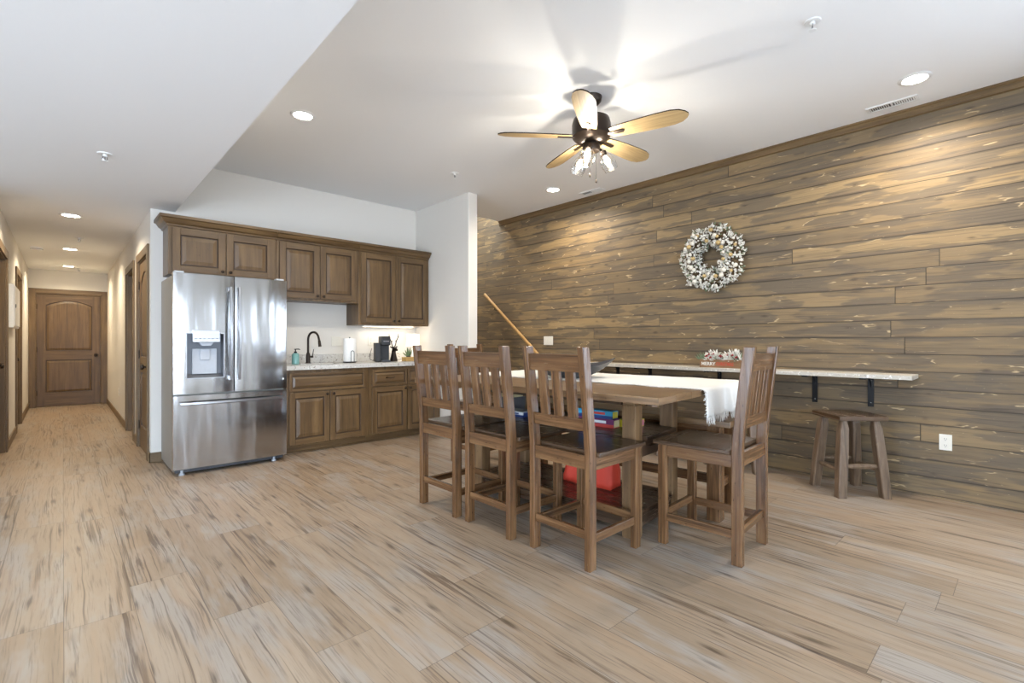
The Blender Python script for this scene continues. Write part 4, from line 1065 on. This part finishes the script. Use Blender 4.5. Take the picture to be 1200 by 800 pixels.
for (cy, cz, r, n, mm) in ((0.17, 0.075, 0.085, 26, 1), (0.075, 0.115, 0.105, 190, 0), (0.02, 0.085, 0.06, 50, 1), (-0.03, 0.085, 0.06, 70, 0), (-0.11, 0.12, 0.11, 190, 0), (-0.17, 0.08, 0.06, 50, 1)):
    for k in range(n):
        a = rp.uniform(0, 2*PI); e = rp.uniform(0.0, 1.45); d = (math.cos(a)*math.cos(e)*0.75, math.sin(a)*math.cos(e), math.sin(e)+0.1)
        st = Vector((rp.uniform(-0.02, 0.02), cy+rp.uniform(-0.02, 0.02), 0.058)) + Vector(d)*rp.uniform(0, r*0.8)*(1 if mm == 0 else 0.3)
        if mm == 1 and cy > 0.1: d = (d[0]*0.5, abs(d[1])+0.15, d[2]+0.4)
        leaf(b, st, d, rp.uniform(0.025, 0.045) if mm == 0 else rp.uniform(0.05, 0.09), rp.uniform(0.014, 0.022), mm if rp.random() < 0.75 else 0, rp)
o = b.build('foliage', ['leafwhite', 'leafgreen'], pl); o['kind'] = 'stuff'
for (x, y, z) in ((-0.04, 0.128, 0.11), (-0.045, 0.085, 0.098), (-0.04, -0.005, 0.115), (-0.045, -0.02, 0.108), (-0.04, -0.075, 0.125), (-0.045, -0.12, 0.122), (-0.03, 0.11, 0.125), (-0.05, -0.16, 0.105), (-0.045, 0.06, 0.13)):
    b = MB(); b.ball((x, y, z), 0.0095, 0, 10); b.ball((x+0.004, y+0.012, z-0.006), 0.0075, 0, 8); b.build('berries', 'berry', pl)

# ------------------------------------------------------------------ wreath
WC = (XR-0.098, 2.15, 1.99)
wr = thing('wreath', 'round frosted white and gold wreath hanging on the plank wall', 'wreath', WC, 0)
rw = random.Random(8)
b = MB(); pts = [(0.045, 0.225*math.cos(2*PI*k/40), 0.225*math.sin(2*PI*k/40)) for k in range(41)]
b.tube(pts, 0.045, 10); b.build('ring', 'twig', wr)
b = MB()
for k in range(1700):
    a = rw.uniform(0, 2*PI); ph = rw.uniform(-1.0, PI+1.0) ; rm = 0.102*(1+0.18*math.sin(a*7+1)+0.12*math.sin(a*13)); q = rm*rw.uniform(0.55, 1.0)
    rad = 0.217+q*math.cos(ph); x = 0.03-q*0.9*math.sin(ph)
    p = Vector((min(x, 0.075), rad*math.cos(a), rad*math.sin(a)))
    dv = Vector((-math.sin(ph)*1.0+rw.uniform(-0.6, 0.6), math.cos(a)*math.cos(ph)+rw.uniform(-0.7, 0.7), math.sin(a)*math.cos(ph)+rw.uniform(-0.7, 0.7)))
    if p.x > 0.04: dv.x = -abs(dv.x)
    leaf(b, p, dv, rw.uniform(0.02, 0.042), rw.uniform(0.014, 0.024), 0 if rw.random() < 0.60 else (1 if rw.random() < 0.6 else 2), rw)
for k in range(620):
    a = rw.uniform(0, 2*PI); ph = rw.uniform(-0.3, PI+0.3); rm = 0.104*(1+0.16*math.sin(a*7+1)+0.10*math.sin(a*13)); q = rm*rw.uniform(0.7, 1.0)
    rad = 0.217+q*math.cos(ph); x = 0.02-q*0.85*math.sin(ph)
    b.ball((x, rad*math.cos(a), rad*math.sin(a)), rw.uniform(0.006, 0.0125), 0, 6, (1, rw.uniform(0.8, 1.3), rw.uniform(0.8, 1.3)))
o = b.build('foliage', ['leafwhite', 'leafgreen', 'twig'], wr); o['kind'] = 'stuff'
for k in range(34):
    a = 2*PI*(k*0.618034 % 1.0); q = rw.uniform(-0.075, 0.075); r = rw.uniform(0.014, 0.024)
    b = MB(); b.ball((-0.058-0.02*(1-abs(q)/0.08), (0.225+q)*math.cos(a), (0.225+q)*math.sin(a)), r, 0, 12); b.build('bauble', 'gold' if k % 5 in (0, 2) else 'pearl', wr)

# ------------------------------------------------------------------ stairs and handrails
st = MB()
for k in range(12): st.box(XP1, XR, 4.86+k*0.255, 4.86+(k+1)*0.255+0.02, 0 if k == 0 else 0.185*k-0.02, 0.185*(k+1), 0)
struct(st.build('stairs', 'trimwood'), 'staircase behind the partition wall')
def rail_at(label, x, pts, side):
    t = thing('handrail', label, 'handrail', (x, pts[0][0], pts[0][1])); inv = Matrix.Translation((-x, -pts[0][0], -pts[0][1]))
    (ya, za), (yb_, zb) = pts
    MB().tube([(x, ya, za), (x, yb_, zb)], 0.021, 14).build('rail', 'oakrail', t).matrix_parent_inverse = inv
    for f_ in (0.2, 0.8):
        y = ya+(yb_-ya)*f_; z = za+(zb-za)*f_
        b = MB(); b.tube([(x, y, z-0.018), (x, y, z-0.06), (side, y, z-0.07)], 0.006, 8); b.build('bracket', 'black', t).matrix_parent_inverse = inv
rail_at('light oak handrail sloping up the plank wall', 4.70, ((4.50, 0.96), (5.665, 1.88)), XR)

# ------------------------------------------------------------------ things on the counter
CZ = 0.9155
t = thing('soap_dispenser', 'teal soap bottle with black pump next to the refrigerator', 'soap dispenser', (1.85, 5.44, CZ), 0.3)
MB().lathe([(0.034, 0), (0.038, 0.004), (0.038, 0.10), (0.030, 0.118), (0.014, 0.124)], 24).build('bottle', 'teal', t)
b = MB(); b.lathe([(0.015, 0.124), (0.016, 0.138), (0.006, 0.142), (0.005, 0.158), (0.013, 0.160), (0.013, 0.168)], 16); b.tube([(0, 0, 0.164), (0.035, -0.01, 0.165), (0.045, -0.013, 0.158)], 0.005, 8); b.build('pump', 'black', t)
t = thing('faucet', 'dark bronze gooseneck faucet behind the sink', 'faucet', (2.05, 5.62, CZ), 0)
MB().lathe([(0.030, 0), (0.030, 0.006), (0.024, 0.012), (0.022, 0.09), (0.016, 0.12)], 20).build('base', 'bronze', t)
b = MB(); pts = [(0, 0, 0.10), (0, 0, 0.27)]
for k in range(1, 11):
    a = PI*k/10*0.93; pts.append((0.045*(1-math.cos(a)), -0.045*(1-math.cos(a))*0.9, 0.27+0.085*math.sin(a)))
e = pts[-1]; pts.append((e[0]+0.004, e[1]-0.006, e[2]-0.03))
b.tube(pts, 0.012, 12); b.build('neck', 'bronze', t)
b = MB(); b.tube([pts[-1], (pts[-1][0]+0.006, pts[-1][1]-0.008, pts[-1][2]-0.07)], [0.014, 0.018], 14); b.build('spray_head', 'bronze', t)
b = MB(); b.tube([(0.018, 0, 0.075), (0.055, 0, 0.075)], 0.012, 10); b.tube([(0.05, 0, 0.078), (0.06, -0.005, 0.16)], [0.006, 0.004], 8); b.build('lever', 'bronze', t)
t = thing('paper_towel_holder', 'white paper towel roll standing in a black holder', 'paper towels', (2.475, 5.47, CZ), 0)
MB().lathe([(0.076, 0), (0.078, 0.004), (0.078, 0.010), (0.07, 0.014)], 32).build('base', 'black', t)
MB().lathe([(0.073, 0.015), (0.075, 0.018), (0.075, 0.282), (0.073, 0.285), (0.02, 0.285)], 36).build('paper_roll', 'paper', t)
b = MB(); b.tube([(0, 0, 0.27), (0, 0, 0.300)], 0.007, 10); b.build('center_post', 'black', t)
b = MB(); pts = [(-0.02, -0.079, 0.008), (-0.02, -0.079, 0.12)]+[(-0.02*math.cos(PI*k/8), -0.079, 0.12+0.02*math.sin(PI*k/8)) for k in range(1, 8)]+[(0.02, -0.079, 0.12), (0.02, -0.079, 0.008)]
b.tube(pts, 0.0032, 8); b.build('tension_arm', 'black', t)
T0 = Matrix.Translation
t = thing('coffee_maker', 'charcoal single-serve coffee maker on the granite counter', 'coffee maker', (2.885, 5.46, CZ), R(-20))
b = MB(); b.box(-0.088, -0.026, -0.09, 0.12, 0, 0.232); b.build('water_tank', 'coffee', t, bevel=0.008)
b = MB(); b.box(-0.025, 0.088, 0.0, 0.13, 0.0, 0.312); b.build('body', 'coffee', t, bevel=0.008)
b = MB(); b.prism([(-0.125, 0.205), (-0.001, 0.195), (-0.001, 0.312), (-0.10, 0.312), (-0.125, 0.29)], -0.022, 0.086, 0); b.build('brew_head', 'coffee', t, bevel=0.006)
b = MB(); b.box(-0.020, 0.084, -0.13, -0.001, 0, 0.024); b.build('drip_tray', 'darkplastic', t, bevel=0.003)
b = MB(); b.tube([(0.0, -0.127, 0.245), (0.0, -0.142, 0.25), (0.065, -0.142, 0.25), (0.065, -0.127, 0.245)], 0.005, 8); b.build('handle', 'steelflat', t)
b = MB(); b.tube([(-0.06, 0.121, 0.03), (-0.09, 0.15, 0.012), (-0.12, 0.15, 0.02), (-0.13, 0.13, 0.08), (-0.10, 0.17, 0.16)], 0.0035, 6); b.build('power_cord', 'black', t)
# deer head figurine
t = thing('deer_figurine', 'dark bronze deer head figurine with tall antlers', 'figurine', (3.07, 5.50, CZ), R(10))
b = MB(); b.lathe([(0.048, 0), (0.050, 0.006), (0.038, 0.05), (0.028, 0.10), (0.026, 0.13)], 20, 0); 
b.tube([(0, 0, 0.12), (-0.002, -0.012, 0.150), (-0.004, -0.04, 0.155), (-0.004, -0.07, 0.138)], [0.026, 0.028, 0.022, 0.013], 12)
b.ball((0, -0.01, 0.158), 0.027, 0, 12); b.build('bust', 'bronze', t)
for s in (-1, 1):
    b = MB(); b.tube([(s*0.012, 0, 0.175), (s*0.030, 0.0, 0.21), (s*0.040, 0, 0.25), (s*0.068, 0.002, 0.30), (s*0.074, 0, 0.345)], [0.007, 0.006, 0.006, 0.005, 0.003], 8)
    b.tube([(s*0.06, 0, 0.285), (s*0.080, 0, 0.315)], [0.005, 0.003], 7); b.tube([(s*0.036, 0, 0.235), (s*0.022, -0.01, 0.262)], [0.005, 0.003], 7); b.build('antler', 'bronze', t)
    b = MB(); b.tube([(s*0.018, 0, 0.165), (s*0.045, 0, 0.178), (s*0.062, 0, 0.186)], [0.006, 0.010, 0.002], 8); b.build('ear', 'bronze', t)
# succulent
t = thing('potted_succulent', 'small spiky succulent in a low tan wooden pot', 'plant', (3.222, 5.40, CZ), 0.2)
b = MB(); b.prism([(-0.075, 0), (0.075, 0), (0.080, 0.052), (-0.080, 0.052)], -0.04, 0.04, 1, 0); b.build('pot', 'tan', t, bevel=0.003)
MB().lathe([(0.032, 0.050), (0.028, 0.060), (0.001, 0.066)], 16).build('soil', 'slot', t)
rs = random.Random(2)
for k in range(9):
    a = 2*PI*k/9+0.2; el = (0.55, 1.0, 1.35)[k % 3]; L = (0.085, 0.095, 0.11)[k % 3]
    d = Vector((math.cos(a)*math.cos(el), math.sin(a)*math.cos(el), math.sin(el)))
    b = MB(); p = Vector((0, 0, 0.058)); b.tube([p, p+d*L*0.4+Vector((0, 0, -0.002)), p+d*L*0.75, p+d*L+Vector((0, 0, 0.008))], [0.006, 0.011, 0.008, 0.001], 7); b.build('leaf', 'succ', t)
# small lamp with a white shade
t = thing('table_lamp', 'small table lamp with a glowing white shade at the end of the counter', 'lamp', (3.36, 5.52, CZ), 0)
MB().lathe([(0.045, 0), (0.047, 0.006), (0.035, 0.016), (0.020, 0.05), (0.026, 0.09), (0.016, 0.13), (0.008, 0.16), (0.008, 0.20)], 24).build('base', 'white', t)
MB().lathe([(0.086, 0.185), (0.082, 0.345)], 32, 0, None, True, False).build('lamp_shade', 'shade', t)
L = bpy.data.lights.new('table_lamp_light', 'POINT'); L.energy = 0.9; L.color = (1, 0.9, 0.74); L.shadow_soft_size = 0.03
o = bpy.data.objects.new('table_lamp_light', L); o.location = (3.36, 5.52, CZ+0.27); col.objects.link(o)

# ------------------------------------------------------------------ lights
def area(name, loc, rot, sx, sy, e, c=(1, 1, 1)):
    L = bpy.data.lights.new(name, 'AREA'); L.shape = 'RECTANGLE'; L.size = sx; L.size_y = sy; L.energy = e; L.color = c
    o = bpy.data.objects.new(name, L); o.location = loc; o.rotation_euler = rot; col.objects.link(o); return o
area('under_cabinet_lamp', (3.05, 5.60, 1.34), (0, 0, 0), 0.66, 0.04, 1.3, (1, 0.93, 0.82))
area('stairwell_lamp', (4.25, 6.9, 4.6), (0, 0, 0), 0.25, 0.25, 90, (1, 0.9, 0.74))
# daylight through the added, unseen glass doors
a = area('daylight_portal', (XL-0.16, (LW[0]+LW[1])/2, (LW[2]+LW[3])/2), (0, 0, 0), LW[1]-LW[0], LW[3]-LW[2], 1.0)
a.rotation_euler = Vector((1, 0, 0)).to_track_quat('-Z', 'Z').to_euler(); a.data.cycles.is_portal = True
a = area('daylight_portal', (XR+0.16, (RW[0]+RW[1])/2, (RW[2]+RW[3])/2), (0, 0, 0), RW[1]-RW[0], RW[3]-RW[2], 1.0)
a.rotation_euler = Vector((-1, 0, 0)).to_track_quat('-Z', 'Z').to_euler(); a.data.cycles.is_portal = True
for i, (x0, x1, z0, z1) in enumerate(WIN):
    a = area('daylight_portal', ((x0+x1)/2, YF0-0.16, (z0+z1)/2), (R(90), 0, 0), x1-x0, z1-z0, 1.0)
    a.rotation_euler = (R(-90), 0, PI) if False else (R(90), 0, 0)
    a.rotation_euler = Vector((0, 1, 0)).to_track_quat('-Z', 'Y').to_euler()
    a.data.cycles.is_portal = True
w = bpy.data.worlds.new('daylight'); bpy.context.scene.world = w; w.use_nodes = True
nt = w.node_tree; bgn = nt.nodes['Background']; bgn.inputs[1].default_value = 20.0
tc = nt.nodes.new('ShaderNodeTexCoord'); sp = nt.nodes.new('ShaderNodeSeparateXYZ'); nt.links.new(tc.outputs['Generated'], sp.inputs[0])
rp_ = nt.nodes.new('ShaderNodeValToRGB'); e = rp_.color_ramp.elements
e[0].position = 0.0; e[0].color = (0.62, 0.71, 0.84, 1); e[1].position = 1.0; e[1].color = (0.56, 0.76, 1.04, 1)
mid = e.new(0.12); mid.color = (0.74, 0.88, 1.05, 1)
nt.links.new(sp.outputs[2], rp_.inputs[0]); nt.links.new(rp_.outputs[0], bgn.inputs[0])

# ------------------------------------------------------------------ camera
cam = bpy.data.cameras.new('camera'); co = bpy.data.objects.new('camera', cam); col.objects.link(co)
cam.sensor_width = 36; cam.lens = 36*566/1200; cam.clip_start = 0.05
co.location = (0, 0, 1.1635); co.rotation_euler = (R(90), 0, -0.7492)
sc = bpy.context.scene; sc.camera = co
sc.view_settings.view_transform = 'Standard'; sc.view_settings.look = 'None'; sc.view_settings.gamma = 1; sc.view_settings.use_curve_mapping = False
sc.view_settings.exposure = 0.52
